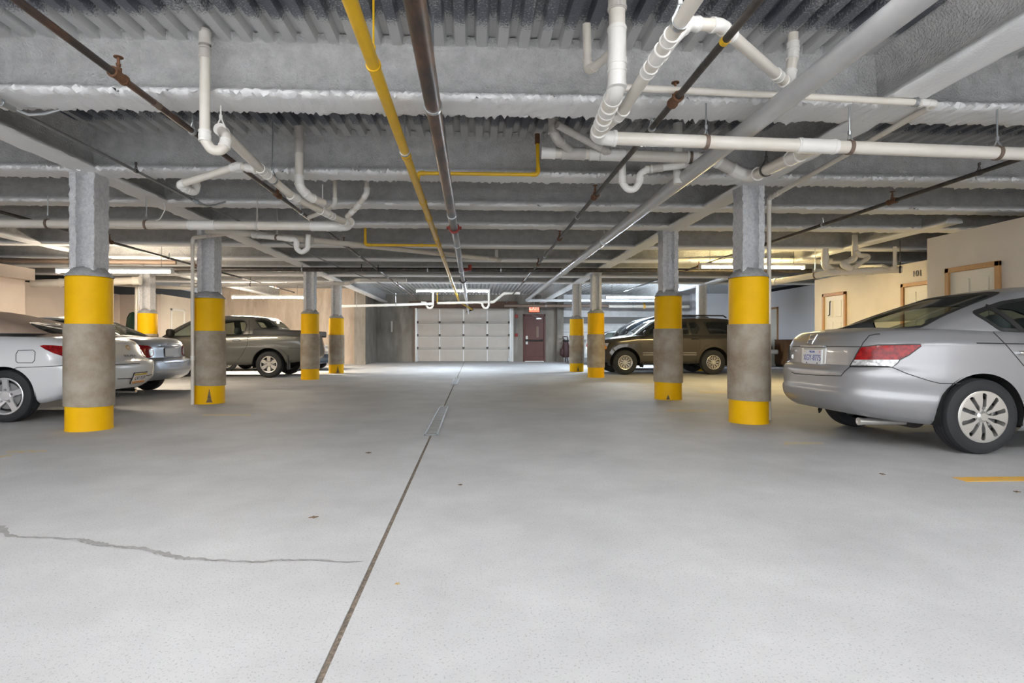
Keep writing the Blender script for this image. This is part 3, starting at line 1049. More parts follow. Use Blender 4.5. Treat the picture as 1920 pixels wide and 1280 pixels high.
pipe('sprinkler_pipe', 'thin dark sprinkler pipe above the white convertible on the left', 'pipe', [V3(X, -2, 1 + h), V3(X, 21, 1 + h)], .024, 'dark', extra=ex,
     hang=[(0, .5, ZB, 'galv'), (0, .63, ZB, 'galv')])
h = 1.85
X = -1.98 * h
ex = []
for y_ in (4.55, 7.65):
    p = V3(X, y_, 1 + h)
    ex += [('connector', join(cyl(p - V3(0, .13, 0), p + V3(0, .0, 0), .026, 12), cyl(p + V3(0, .0, 0), p + V3(0, .12, 0), .022, 12), band(p, (0, 1, 0), .014, .033, .03, 6)), 'galv'),
           ('flexible_whip', tube([p + V3(.0, .1, 0), p + V3(.05, .2, -.01), p + V3(.14, .25, .02), p + V3(.26, .27, .07)], .013, 8), 'galv')]
pipe('conduit', 'thin grey electrical conduit with shiny connectors along the left girder', 'conduit', [V3(X, -3, 1 + h), V3(X, 7.6, 1 + h)], .015, 'conduit', extra=ex, seg=10,
     hang=[(0, (4.3 + 3) / 10.6, ZB, 'dark'), (0, (6.3 + 3) / 10.6, ZB, 'dark')])
pipe('conduit', 'thin pale conduit farther back crossing above the second left column', 'conduit', [V3(X + .02, 7.8, 1 + h), V3(X + .3, 14.2, 1 + h), V3(X + .9, 19.5, 1 + h - .02)], .013, 'conduit', seg=8, elbows=False)

# --- cross runs
pipe('fire_main', 'black steel cross main hung under the beams across the whole aisle', 'pipe', [V3(-9.8, 14.45, 2.80), V3(8.6, 14.05, 2.80)], .055, 'dark',
     hang=[(0, .18, ZB, 'galv'), (0, .30, ZB, 'galv'), (0, .38, ZB, 'dark'), (0, .47, ZB, 'galv'), (0, .57, ZB, 'galv'), (0, .8, ZB, 'dark')])
pipe('pipe_run', 'rust brown pipe crossing in front of the red exit door', 'pipe', [V3(1.4, 25.9, 2.64), V3(6.2, 25.9, 2.64)], .07, 'strap', hang=[(0, .4, ZB, 'galv')])
pipe('pipe_run', 'white pipe with orange tee on the far right wall above the silver car', 'pipe', [V3(6.25, 25.9, 2.62), V3(10, 25.9, 2.62)], .07, 'pvc', hang=[(0, .3, ZD, 'galv'), (0, .8, ZD, 'galv')],
     extra=[('orange_tee', join(band(V3(7.9, 25.9, 2.62), (1, 0, 0), .06, .10, .10), cyl(V3(7.9, 25.9, 2.52), V3(7.9, 25.9, 2.80), .05, 10)), 'stripe')])
pipe('pipe_run', 'beige pipe crossing high in front of the rear concrete wall', 'pipe', [V3(-8.6, 17.0, 2.63), V3(-4.4, 17.0, 2.72), V3(-3.75, 17.0, 2.72), V3(-3.45, 17.0, 2.83), V3(-2.0, 17.0, 2.83)], .05, 'pvcg', fit='pvc',
     hang=[(0, .12, ZB, 'dark'), (0, .48, ZB, 'dark'), (0, .9, ZB, 'dark')])
pipe('drain_branch', 'white drain pipe ending in a cap before the dark wall', 'pipe', [V3(-5.2, 21.7, 2.33), V3(-1.6, 22.6, 2.50)], .052, 'pvcf', hang=[(0, .2, ZB, 'galv'), (0, .6, ZB, 'galv')], fit='pvcf', coup=[(0, .01), (0, .5), (0, .97)])
# traps under the far beams near the garage door
for (px, lb) in ((806, 'small white trap below the cool strip light, left one'), (911, 'small white trap below the cool strip light, right one')):
    a = P(px, 570, 22.6)
    x, y, z = a
    pipe('drain_trap', lb, 'pipe', [V3(x + .12, y, ZB + .2), V3(x + .12, y, z - .05), V3(x + .06, y, z - .16), V3(x - .06, y, z - .16), V3(x - .14, y, z - .05), V3(x - .14, y, z + .05), V3(x - .35, y, z + .07)], .045, 'pvc', br=.1, elbows=False)
a, b, c = P(820, 568, 22.7), P(925, 566, 22.7), P(975, 549, 22.7)
pipe('drain_branch', 'pale drain run with an upward bend beneath the cool aisle strip light', 'pipe', [a, b, P(945, 550, 22.7), c], .05, 'pvc', coup=[(0, .2), (0, .6), (0, .85)], hang=[(0, .4, ZB, 'galv')])
pipe('gas_branch', 'small yellow gas branch beneath the cool aisle strip light', 'pipe', [P(820, 545, 24), P(820, 569, 24), P(855, 569, 24)], .028, 'yg', br=.06, hang=[(0, .3, ZD, 'galv')])

# --- left PVC group
L1 = V3(-8.2, 7.62, 2.535)
L2 = P(630, 426, 7.62)
L2 = V3(L2.x, 7.62, 2.535)
pipe('drain_main', 'white PVC main crossing behind the nearest left column', 'pipe', [L1, L2, P(652, 424, 7.62) + V3(0, 0, 0.0), P(655, 415, 7.5)], .057, 'pvc', fit='pvcf', br=.10,
     coup=[(0, (P(388, 428, 7.6).x + 8.2) / (L2.x + 8.2), 6), (0, (P(602, 426, 7.6).x + 8.2) / (L2.x + 8.2), 4)],
     hang=[(0, (P(113, 425, 7.6).x + 8.2) / (L2.x + 8.2), ZB), (0, (P(288, 427, 7.6).x + 8.2) / (L2.x + 8.2), ZB), (0, (P(488, 427, 7.6).x + 8.2) / (L2.x + 8.2), ZB, 'pvcg')])
q0, q1 = P(470, 438, 8.4), P(938, 487, 12.9)
pipe('drain_branch', 'long tan PVC drain slanting back beneath the yellow branch to a capped end', 'pipe', [P(385, 431, 8.1), q0, q1], .047, 'pvc', elbows=False, fit='pvcg',
     coup=[(1, .06, 5), (1, .16, 4, 'pvcg'), (1, .985, 3)], hang=[(1, .92, ZB, 'pvcf')], extra=[('stub', cyl(P(931, 484, 12.85), P(931, 468, 12.85), .04, 12), 'pvcf')])
pipe('drain_trap', 'white P-trap hanging below the left PVC main', 'pipe',
     [P(475, 441, 8.3), P(556, 449, 8.15), P(556, 466, 8.15), P(566, 474, 8.15), P(577, 466, 8.15), P(578, 440, 8.15)], .036, 'pvcf', br=.06, elbows=False, coup=[(0, .05), (0, .8, 3), (1, .5, 2)], hang=[(0, .55, ZD)])
pipe('riser_pipe', 'thin white PVC riser standing at the second left column', 'pipe', [V3(*P(361, 758, 8.95).xy, 0), P(361, 446, 8.95), P(440, 436.5, 8.3)], .027, 'pvc', fit='pvcf', coup=[(0, .28), (1, .45, 5, 'pvcg')], extra=None)
# drop, trap and slanting run
T0 = P(384, 95, 4.28)
T0.z = ZD
x, y = P(384, 240, 4.28).x, P(384, 240, 4.28).y
zt = P(384, 262, 4.28).z
pipe('drain_trap', 'white PVC drop with U-trap in front of the nearest beam at left', 'pipe',
     [T0, V3(x, y, zt + .0), V3(x + .045, y + .02, zt - .075), V3(x + .115, y + .05, zt - .06), V3(x + .13, y + .08, zt + .05), P(416, 246, 4.55)], .038, 'pvc', fit='pvcf', br=.06, elbows=False,
     coup=[(0, .06, 4, 'pvcg'), (0, .16, 3.2, 'pvcg'), (0, .965, 2.2), (3, .5, 1.6)], hang=[(0, .97, 0, 'pvcf')])
A0, A1, A2, A3 = P(414, 244, 4.55), P(494, 322, 5.55), P(548, 368, 6.2), P(652, 418, 7.5)
A3.z = 2.56
pipe('drain_branch', 'cream PVC drain slanting back from the U-trap to the left main', 'pipe', [A0, A1, A2, A3], .042, 'pvc', fit='pvcf', elbows=False,
     coup=[(0, .02, 2), (0, .94, 2), (1, .06, 2.2), (2, .02, 3.5), (2, .52, 4), (2, .66, 2), (2, .95, 2.4)], hang=[(0, .0, ZD, 'pvcf'), (1, .3, ZD, 'galv'), (2, .5, ZB, 'pvcf')])
pipe('drain_branch', 'short PVC arm curving left off the slanting drain to a hooked end', 'pipe', [P(482, 318, 5.45), P(447, 311, 5.5), P(337, 346, 5.7), P(345, 352, 5.75), P(366, 362, 5.9), P(369, 341, 5.9)], .036, 'pvc', fit='pvcf', br=.07,
     coup=[(0, .3, 3), (1, .06, 2)])
B0 = P(561, 262, 6.15)
B0.z = ZD
pipe('drain_branch', 'PVC drop bending into the slanting drain before the second beam', 'pipe', [B0, P(561, 350, 6.15), P(580, 369, 6.3), P(606, 380, 6.55)], .044, 'pvc', fit='pvcf', br=.11,
     coup=[(0, .12, 4, 'pvcg'), (0, .3, 4, 'pvcg'), (0, .9, 2)])
pipe('drain_branch', 'thin pale PVC drop behind the second beam, left of the yellow pipe', 'pipe', [P(688, 330, 7.3), P(688, 362, 7.3), P(672, 385, 7.4), P(650, 407, 7.5)], .034, 'pvc', fit='pvcf', br=.07, coup=[(2, .5, 2)])
pipe('drain_branch', 'short thin PVC drop with side arm behind the slanting drain', 'pipe', [P(628, 330, 7.4), P(628, 382, 7.4), P(612, 395, 7.6), P(578, 408, 7.7)], .028, 'pvc', fit='pvcf', br=.05)

# --- right PVC group
r1 = PH(1157, 165, 1.61)
R0 = V3(r1.x, r1.y, ZD)
r2 = PH(1117, 258, 1.61)
r3 = PH(1905, 289, 1.54)
pipe('drain_main', 'large white PVC drop turning into the main that crosses to the right edge', 'pipe', [R0, r1, r2, r3 + V3(1.5, 0, -.03)], .051, 'pvc', fit='pvcf', br=.11, seg=20,
     coup=[(0, .18, 4, 'pvcg'), (0, .62, 4.5), (0, .92, 2.2), (1, .38, 2.2), (1, .62, 2.2), (2, .36, 6.5)],
     hang=[(2, .178, ZB), (2, .415, ZB), (2, .665, ZB)])
s = r1.z
pipe('drain_branch', 'white PVC run beside the large drop, heading toward the viewer', 'pipe', [V3(1.05, -1, s + .03), V3(1.055, 4.0, s + .02), V3(.98, 4.25, s)], .039, 'pvc', fit='pvcf', br=.1, coup=[(0, .80, 2), (0, .836, 3.4), (0, .872, 2)], hang=[(0, .77, ZD, 'galv')])
pipe('drain_branch', 'arched white PVC arm dropping right then rising into the deck', 'pipe', [V3(1.07, 3.42, s + .03), PH(1262, 70, 1.72), PH(1290, 44, 1.86), PH(1350, 48, 1.89), PH(1479, 160, 1.93), PH(1487, 100, 2.18), V3(*PH(1487, 100, 2.18).xy, ZD)], .037, 'pvc', fit='pvcf', br=.09,
     coup=[(3, .12, 1.5), (3, .80, 2.2), (5, .1, 2), (5, .3, 2)])
u0, u1 = PH(1172, 164, 1.87), PH(1755, 194, 1.87)
u2 = P(1442, 372, 7.2)
pipe('drain_branch', 'thin white PVC line doglegging across the beam and down the nearest right column', 'pipe', [u0, u1, u2, V3(u2.x, u2.y, 0.0)], .026, 'pvc', fit='pvcf', br=.05,
     coup=[(0, .03, 2), (0, .96, 3), (1, .92, 4)], hang=[(0, .93, ZB, 'galv')])
v0, v1, v2, v3 = P(1022, 286, 5.85), P(1335, 297, 5.8), P(1404, 334, 5.9), PH(1535, 273, 1.575)
pipe('drain_main', 'white PVC run with cleanout cap, bending down and up to join the right main', 'pipe', [v0, v1, v2, v3], .055, 'pvc', fit='pvcf', br=.13, seg=18,
     coup=[(0, .02, 2.6), (0, .17, 4.5, 'pvcg'), (0, .30, 2), (0, .40, 5), (0, .88, 2), (1, .35, 3, 'pvcg'), (2, .72, 3.5)], hang=[(0, .87, ZB), (2, .30, ZB, 'dark')],
     extra=[('cleanout_cap', cyl(v0 - V3(.04, 0, 0), v0 - V3(0, 0, 0), .035, 12), 'pvcg')])
w0 = P(1037, 236, 5.5)
pipe('drain_branch', 'curved PVC drop entering the capped run behind the nearest beam', 'pipe', [V3(w0.x, w0.y, ZD), P(1037, 255, 5.5), P(1072, 284, 5.85)], .042, 'pvcg', br=.14, coup=[(0, .8, 2)])
pipe('drain_branch', 'slanting PVC arm joining the capped run from the nearest beam', 'pipe', [P(1045, 234, 5.4), P(1150, 291, 5.84)], .036, 'pvcg', coup=[(0, .80, 2), (0, .93, 4)])
pipe('drain_trap', 'white P-trap below the capped PVC run', 'pipe', [P(1167, 300, 5.92), P(1167, 343, 5.92), P(1177, 355, 5.92), P(1190, 355, 5.92), P(1199, 342, 5.92), P(1200, 326, 5.92), P(1212, 318, 5.92), P(1300, 307, 5.85)], .036, 'pvcf', br=.06, elbows=False,
     coup=[(0, .85, 2), (4, .3, 1.6), (6, .05, 2), (6, .2, 4, 'pvcg')])
pipe('drain_branch', 'short wide PVC stub beside the fat grey pipe', 'pipe', [P(1271, 345, 6.05), V3(*P(1271, 318, 6.05).xy, ZD)], .05, 'pvcf')
pipe('drain_branch', 'small PVC offset high on the deck left of the large drop', 'pipe', [V3(*P(1100, 115, 4.15).xy, ZD), P(1102, 135, 4.2), P(1150, 96, 3.9)], .03, 'pvc', br=.05)
# --- far right cream cluster
c0, c1, c2 = P(1375, 541, 13.2), P(1560, 511, 11.3), P(1692, 505, 10.6)
pipe('drain_main', 'cream PVC drain run above the cream wall and doors', 'pipe', [c0, c1, c2], .062, 'pvc', fit='pvc', elbows=False, coup=[(0, .2, 3), (0, .42, 4), (1, .05, 3), (1, .3, 3), (1, .55, 2)], hang=[(0, .85, ZB), (1, .97, ZB, 'dark')])
pipe('drain_branch', 'cream PVC drop with elbow left of the cream pipe cluster', 'pipe', [P(1547, 466, 11.4), P(1547, 500, 11.4), P(1560, 506, 11.4), P(1590, 512, 11.2)], .062, 'pvc', br=.1, coup=[(0, .5, 2.5)])
pipe('drain_branch', 'cream PVC drop zigzagging above the door numbered 101', 'pipe', [P(1603, 440, 11.2), P(1603, 484, 11.2), P(1578, 496, 11.0), P(1596, 504, 11.0)], .052, 'pvc', br=.09, coup=[(0, .7, 4)])
pipe('drain_branch', 'thin cream PVC arm right of the zigzag drop', 'pipe', [P(1606, 470, 11.1), P(1612, 479, 11.1), P(1632, 480, 11.1), P(1600, 503, 11.0)], .038, 'pvc', br=.05)
pipe('drain_trap', 'thin cream PVC drop ending in a small trap by the tall cream wall', 'pipe', [P(1678, 462, 10.5), P(1678, 500, 10.5), P(1672, 505, 10.5), P(1655, 498, 10.8), P(1600, 500, 11.6)], .03, 'pvc', br=.05)
pipe('drain_branch', 'pale cross pipes high behind the yellowish strip light', 'pipe', [P(1180, 487, 13.6), P(1560, 487, 13.4)], .045, 'pvc', hang=[(0, .3, ZB, 'galv'), (0, .75, ZB, 'galv')], extra=[('rust_cap', cyl(P(1179, 487, 13.6), P(1186, 487, 13.6), .055, 12), 'rust')])
# --- far left
pipe('drain_branch', 'cream pipe behind the top of the nearest left column ending in a cap', 'pipe', [P(60, 531, 13.9), P(262, 526, 14.2)], .09, 'pvc', hang=[(0, .45, ZD, 'galv')], coup=[(0, .3), (0, .97, 2)])
pipe('riser_pipe', 'thin cream riser standing left of the farthest left yellow column', 'pipe', [P(257, 532, 15.0), P(256, 640, 15.0), V3(*P(256, 640, 15.0).xy, 0)], .05, 'pvc', elbows=False)
pipe('drain_branch', 'brownish cross pipe high over the white convertible', 'pipe', [P(-60, 487, 12.4), P(330, 492, 13.2)], .05, 'strap', hang=[(0, .5, ZB, 'galv')])
pipe('drain_branch', 'cream cross pipe beneath the warm strip light by the beige wall', 'pipe', [P(215, 533, 15.8), P(360, 541, 15.8)], .05, 'pvc', hang=[(0, .4, ZD, 'dark')])
pipe('cable', 'thin pale cable draped along the left PVC main', 'cable', [P(0, 418, 7.45), P(60, 417, 7.45), P(115, 420, 7.5), P(205, 416, 7.5), P(275, 418, 7.45), P(300, 411, 7.4), P(310, 392, 7.4), P(308, 380, 7.4)], .006, 'pvcf', elbows=False, seg=6, br=.08)
# --- dark red golf-style bag and kayak
M['bag'] = mat('maroon_fabric', (.055, .012, .014), .6, col2=(.03, .012, .014), nscale=20)
q = P(1061, 677, 27.3)
b = thing('standing_bag', 'dark maroon upright bag standing by the pale far wall', 'bag', (q.x, q.y, 0))
part('body', xf(lathe([(0, .22), (.17, .24), (.19, .45), (.17, .75), (.13, .98), (.14, 1.02), (0, 1.02)], 18), Matrix.Scale(.8, 4, (0, 1, 0))), M['bag'], b)
part('pocket', bbox(-.27, -.10, -.12, .12, .30, .68, .05), M['bag'], b)
part('top_ring', lathe([(.12, .98), (.155, 1.0), (.155, 1.06), (.12, 1.08)], 18), M['black'], b)
part('handle', tube([(-.05, -.05, 1.05), (-.12, -.05, 1.12), (-.16, -.03, 1.22), (-.05, 0, 1.24), (.08, 0, 1.22), (.10, 0, 1.06)], .03, 8), M['bag'], b)
part('leg', tube([(0, 0, .25), (-.02, -.02, 0.0)], .025, 8), M['black'], b)
part('leg', tube([(.08, .06, .25), (.12, .1, 0.0)], .02, 8), M['black'], b)
M['kgreen'] = mat('green_plastic', (.012, .07, .04), .35, col2=(.02, .05, .035), nscale=8)
q = P(249, 613, 18.6)
k = thing('kayak', 'dark green kayak stood on end behind the small silver sedan', 'kayak', (q.x, q.y, 0))
hp = [(0.03, 0), (.16, .2), (.22, .6), (.25, 1.0), (.24, 1.5), (.20, 1.78), (.12, 1.93), (0.0, 1.98)]
Vk, Fk = lathe(hp, 20)
Vk = [(x * .95, y * .6 + (.06 if y < 0 else 0), z) for (x, y, z) in Vk]
part('hull', (Vk, Fk), M['kgreen'], k, 50)
part('cockpit_rim', [(x * .5, -.13 + y * .02, 1.0 + z * .9) for (x, y, z) in band((0, 0, 0), (0, 1, 0), .24, .3, .6, 18)[0]] and ([(x * .55, -.12 + y * .1, .8 + z) for (x, y, z) in band((0, 0, 0), (0, 1, 0), .24, .3, .6, 18)[0]], band((0, 0, 0), (0, 1, 0), .24, .3, .6, 18)[1]), M['black'], k)

M['brownw'] = mat('brown_wood', (.16, .075, .025), .5, col2=(.10, .045, .016), nscale=8, stretch=(1, 1, .2))
cb = thing('cabinet', 'brown wooden cabinet against the grey wall beyond the silver sedan', 'cabinet', (12.23, 21.75, 0))
part('carcass', bbox(-.15, .15, -.45, .45, .08, 1.04, .01), M['brownw'], cb, 0)
part('top', bbox(-.17, .16, -.47, .47, 1.04, 1.08, .008), M['brownw'], cb, 0)
for y_ in (-.225, .225):
    part('door', bbox(-.168, -.15, y_ - .21, y_ + .21, .12, 1.0, .006), M['brownw'], cb, 0)
part('plinth', bbox(-.13, .15, -.43, .43, 0, .08, .004), M['black'], cb, 0)
# ================================================================== cars
LC = [None]


def ring(xr, xf, b, nr, nf, N):
    if LC[0]:
        lr, lf, mr_, mf_ = LC[0]
        t = np.linspace(0, PI / 2, 181)
        # tail corner, straight flank, nose corner of one side, then mirrored
        rx, ry = xr + lr * (1 - np.cos(t) ** (2 / mr_)), np.sin(t) ** (2 / mr_)
        fx, fy = xf - lf * (1 - np.sin(t) ** (2 / mf_)), np.cos(t) ** (2 / mf_)
        hx = np.concatenate([rx, np.linspace(xr + lr, xf - lf, 60)[1:-1], fx])
        hy = np.concatenate([ry, np.ones(58), fy])
        xm = (xr + xf) / 2
        hy = hy * (1 - .035 * ((hx - xm) / ((xf - xr) / 2)) ** 2) * b
        x = np.concatenate([hx, hx[::-1]])
        y = np.concatenate([-hy, hy[::-1]])
        L = np.concatenate([[0], np.cumsum(np.hypot(np.diff(x), np.diff(y)))])
        u = np.linspace(0, L[-1], N + 1)[:-1]
        return np.interp(u, L, x), np.interp(u, L, y)
    xm, a = (xr + xf) / 2, (xf - xr) / 2
    th = np.linspace(-PI, PI, 1441)
    c, s = np.cos(th), np.sin(th)
    n = np.where(c < 0, nr, nf)
    x = xm + a * np.sign(c) * np.abs(c) ** (2 / n)
    y = b * np.sign(s) * np.abs(s) ** (2 / n)
    L = np.concatenate([[0], np.cumsum(np.hypot(np.diff(x), np.diff(y)))])
    u = np.linspace(0, L[-1], N + 1)[:-1]
    return np.interp(u, L, x), np.interp(u, L, y)


def lerp_rows(rows, K):
    """smooth interpolation of level rows (t, v1, v2 ...)"""
    t0, t1 = rows[0][0], rows[-1][0]
    out = []
    for k in range(K):
        t = t0 + (t1 - t0) * k / (K - 1)
        out.append([t] + [catmull([(r[0], r[j]) for r in rows], t) for j in range(1, len(rows[0]))])
    return out


def shell(N, K, levels, zb, zs, crown=.03):
    """lower body: rings from sill to shoulder, then a crowned deck"""
    V, Fc = [], []
    rows = lerp_rows(levels, K)
    for (t, xr, xf_, b, nr, nf) in rows:
        X, Y = ring(xr, xf_, b, nr, nf, N)
        for x, y in zip(X, Y):
            z0, z1 = catmull(zb, x), catmull(zs, x)
            V.append((x, y, z0 + (z1 - z0) * t))
    nb = K
    t, xr, xf_, b, nr, nf = rows[-1]
    xm = (xr + xf_) / 2
    X, Y = ring(xr, xf_, b, nr, nf, N)
    for s in (.985, .955, .9, .82, .7, .52, .3, .1):
        for x, y in zip(X, Y):
            xx, yy = xm + (x - xm) * s, y * s
            V.append((xx, yy, catmull(zs, xx) + crown * (1 - (yy / b) ** 2) * min(1, (1 - s) * 12) + .006 * min(1, (1 - s) * 60)))
        nb += 1
    for k in range(nb - 1):
        for i in range(N):
            j = (i + 1) % N
            Fc.append((k * N + i, k * N + j, (k + 1) * N + j, (k + 1) * N + i))
    Fc.append(tuple((nb - 1) * N + i for i in range(N)))
    return V, Fc


def house(N, K, base, roof, zs, zr, arch, pr, pf, pb, crown, drop=.03):
    """greenhouse: base (xr, xf, b, n), roof (xr, xf, b, n)"""
    V, Fc = [], []
    for k in range(K):
        s = k / (K - 1)
        xr = base[0] + (roof[0] - base[0]) * s ** pr
        xf_ = base[1] + (roof[1] - base[1]) * s ** pf
        b = base[2] + (roof[2] - base[2]) * s ** pb
        n = base[3] + (roof[3] - base[3]) * s
        X, Y = ring(xr, xf_, b, n, n, N)
        xm, a = (xr + xf_) / 2, (xf_ - xr) / 2
        for x, y in zip(X, Y):
            z0 = catmull(zs, x) - drop
            z1 = zr - arch * ((x - xm) / a) ** 2
            V.append((x, y, z0 + (z1 - z0) * s))
    nb = K
    for s in (.985, .95, .88, .75, .55, .3, .1):
        for x, y in zip(X, Y):
            xx, yy = xm + (x - xm) * s, y * s
            V.append((xx, yy, zr - arch * ((xx - xm) / a) ** 2 + crown * (1 - s * s)))
        nb += 1
    for k in range(nb - 1):
        for i in range(N):
            j = (i + 1) % N
            Fc.append((k * N + i, k * N + j, (k + 1) * N + j, (k + 1) * N + i))
    Fc.append(tuple((nb - 1) * N + i for i in range(N)))
    return V, Fc


def inside(poly, x, y):
    c = False
    j = len(poly) - 1
    for i in range(len(poly)):
        xi, yi = poly[i]
        xj, yj = poly[j]
        if (yi > y) != (yj > y) and x < (xj - xi) * (y - yi) / (yj - yi) + xi:
            c = not c
        j = i
    return c


def resample(poly, step, closed=True):
    out = []
    n = len(poly)
    for i in range(n if closed else n - 1):
        a, b = poly[i], poly[(i + 1) % n]
        L = math.hypot(b[0] - a[0], b[1] - a[1])
        m = max(1, int(math.ceil(L / step)))
        for k in range(m):
            out.append((a[0] + (b[0] - a[0]) * k / m, a[1] + (b[1] - a[1]) * k / m))
    if not closed:
        out.append(poly[-1])
    return out


def rounded(poly, r, n=4):
    """round the corners of a polygon"""
    out = []
    m = len(poly)
    for i in range(m):
        a, b, c = Vector(poly[i - 1]), Vector(poly[i]), Vector(poly[(i + 1) % m])
        u, v = a - b, c - b
        tl = min(r, u.length * .45, v.length * .45)
        p0, p1 = b + u.normalized() * tl, b + v.normalized() * tl
        for k in range(n + 1):
            t = k / n
            q = p0 * (1 - t)**2 + b * 2 * t * (1 - t) + p1 * t**2
            out.append((q.x, q.y))
    return out


def close_to(poly, p):
    best, bq = 1e9, p
    for i in range(len(poly)):
        a, b = poly[i - 1], poly[i]
        dx, dy = b[0] - a[0], b[1] - a[1]
        L = dx * dx + dy * dy
        t = 0 if L < 1e-12 else max(0, min(1, ((p[0] - a[0]) * dx + (p[1] - a[1]) * dy) / L))
        q = (a[0] + dx * t, a[1] + dy * t)
        d = math.hypot(q[0] - p[0], q[1] - p[1])
        if d < best:
            best, bq = d, q
    return best, bq


class Car:
    def __init__(s, name, label, loc, rz, xc):
        """local frame: x from the tail (0) to the nose, shifted by xc so the root sits amidships"""
        s.root = thing(name, label, 'car', loc, rz)
        s.M = Matrix.Translation(loc) @ Matrix.Rotation(rz, 4, 'Z') @ Matrix.Translation((-xc, 0, 0))
        s.Mi = s.M.inverted()
        s.xc = xc
        s.loc = Vector((xc, 0, 0))
        s.g = []

    def part(s, name, geo, m, smooth=40, parent=None, **k):
        return part(name, geo, m, parent or s.root, smooth, (s.xc, 0, 0), **k)

    def finish_bvh(s):
        V, Fc = join(*s.g)
        s.bvh = BVHTree.FromPolygons([Vector(v) for v in V], Fc)

    # ray makers -------------------------------------------------
    def side(s, sg):
        return lambda p: (Vector((p[0], sg * 4, p[1])), Vector((0, -sg, 0)))

    def rear(s):
        return lambda p: (Vector((-4, p[0], p[1])), Vector((1, 0, 0)))

    def front(s):
        return lambda p: (Vector((12, p[0], p[1])), Vector((-1, 0, 0)))

    def top(s):
        return lambda p: (Vector((p[0], p[1], 5)), Vector((0, 0, -1)))

    def pix(s):
        o = s.Mi @ CAM
        R = s.Mi.to_3x3()
        return lambda p: (o, (R @ ray(p[0], p[1])).normalized())

    def hit(s, caster, p, off):
        o, d = caster(p)
        h = s.bvh.ray_cast(o, d)
        if h[0] is None:
            return None, None
        n = h[1]
        if n.dot(d) > 0:
            n = -n
        return h[0] + n * off, n

    def patch_geo(s, caster, outline, step, off=.004, skirt=.006, inner=True):
        ol = resample(outline, step)
        pts = [Vector(p) for p in ol]
        n0 = len(pts)
        xs = [p.x for p in pts]
        ys = [p.y for p in pts]
        if inner:
            y = min(ys) + step
            while y < max(ys):
                x = min(xs) + step
                while x < max(xs):
                    if inside(ol, x, y) and close_to(ol, (x, y))[0] > step * .45:
                        pts.append(Vector((x, y)))
                    x += step
                y += step
        r = delaunay_2d_cdt(pts, [(i, (i + 1) % n0) for i in range(n0)], [], 1, 1e-6)
        vs, ed, fs = r[0], r[1], r[2]
        P3 = []
        ok = []
        for v in vs:
            q, n = s.hit(caster, (v.x, v.y), off)
            P3.append(q)
            ok.append((q, n))
        good = [q for q in P3 if q is not None]
        if not good:
            return [], []
        for i, q in enumerate(P3):
            if q is None:
                k = min((j for j in range(len(P3)) if P3[j] is not None), key=lambda j: (vs[j] - vs[i]).length)
                P3[i] = P3[k].copy()
                ok[i] = (P3[i], ok[k][1])
        # kill stretched jumps (ray slipping past a silhouette)
        V = [tuple(q) for q in P3]
        Fc = []
        for f in fs:
            L = max((Vector(V[f[i]]) - Vector(V[f[i - 1]])).length for i in range(len(f)))
            if L < .35:
                Fc.append(tuple(f))
        if skirt:
            cnt = {}
            for f in Fc:
                for i in range(len(f)):
                    e = (f[i], f[(i + 1) % len(f)])
                    if (e[1], e[0]) in cnt:
                        cnt.pop((e[1], e[0]))
                    else:
                        cnt[e] = 1
            mp = {}
            for (a, b) in list(cnt):
                for i in (a, b):
                    if i not in mp:
                        mp[i] = len(V)
                        q, n = ok[i]
                        V.append(tuple(q - n * skirt))
                Fc.append((b, a, mp[a], mp[b]))
        # orient outward
        sgn = 0
        for f in Fc[:20]:
            a, b, c = Vector(V[f[0]]), Vector(V[f[1]]), Vector(V[f[2]])
            sgn += (b - a).cross(c - a).dot(ok[f[0]][1] if f[0] < len(ok) else Vector((0, 0, 1)))
        if sgn < 0:
            Fc = [f[::-1] for f in Fc]
        return V, Fc

    def ribbon_geo(s, caster, path, wd, off=.003, closed=False, step=.04, thick=.004):
        pl = resample(path, step, closed)
        n = len(pl)
        V, Fc = [], []
        rows = []
        for i, p in enumerate(pl):
            a = pl[i - 1] if (i or closed) else pl[0]
            b = pl[(i + 1) % n] if (i < n - 1 or closed) else pl[-1]
            dx, dy = b[0] - a[0], b[1] - a[1]
            L = math.hypot(dx, dy) or 1
            nx, ny = -dy / L * wd / 2, dx / L * wd / 2
            q0, n0 = s.hit(caster, (p[0] - nx, p[1] - ny), off)
            q1, n1 = s.hit(caster, (p[0] + nx, p[1] + ny), off)
            if q0 is None or q1 is None or (q0 - q1).length > .3:
                rows.append(None)
                continue
            rows.append(len(V))
            V += [tuple(q0), tuple(q1), tuple(q0 - n0 * thick), tuple(q1 - n1 * thick)]
        m = n if closed else n - 1
        for i in range(m):
            a, b = rows[i], rows[(i + 1) % n]
            if a is None or b is None or (Vector(V[a]) - Vector(V[b])).length > .4:
                continue
            Fc += [(a, b, b + 1, a + 1), (a + 2, b + 2, b, a), (a + 1, b + 1, b + 3, a + 3)]
        return V, Fc

    def mir(s, g):
        return [(v[0], -v[1], v[2]) for v in g[0]], [f[::-1] for f in g[1]]

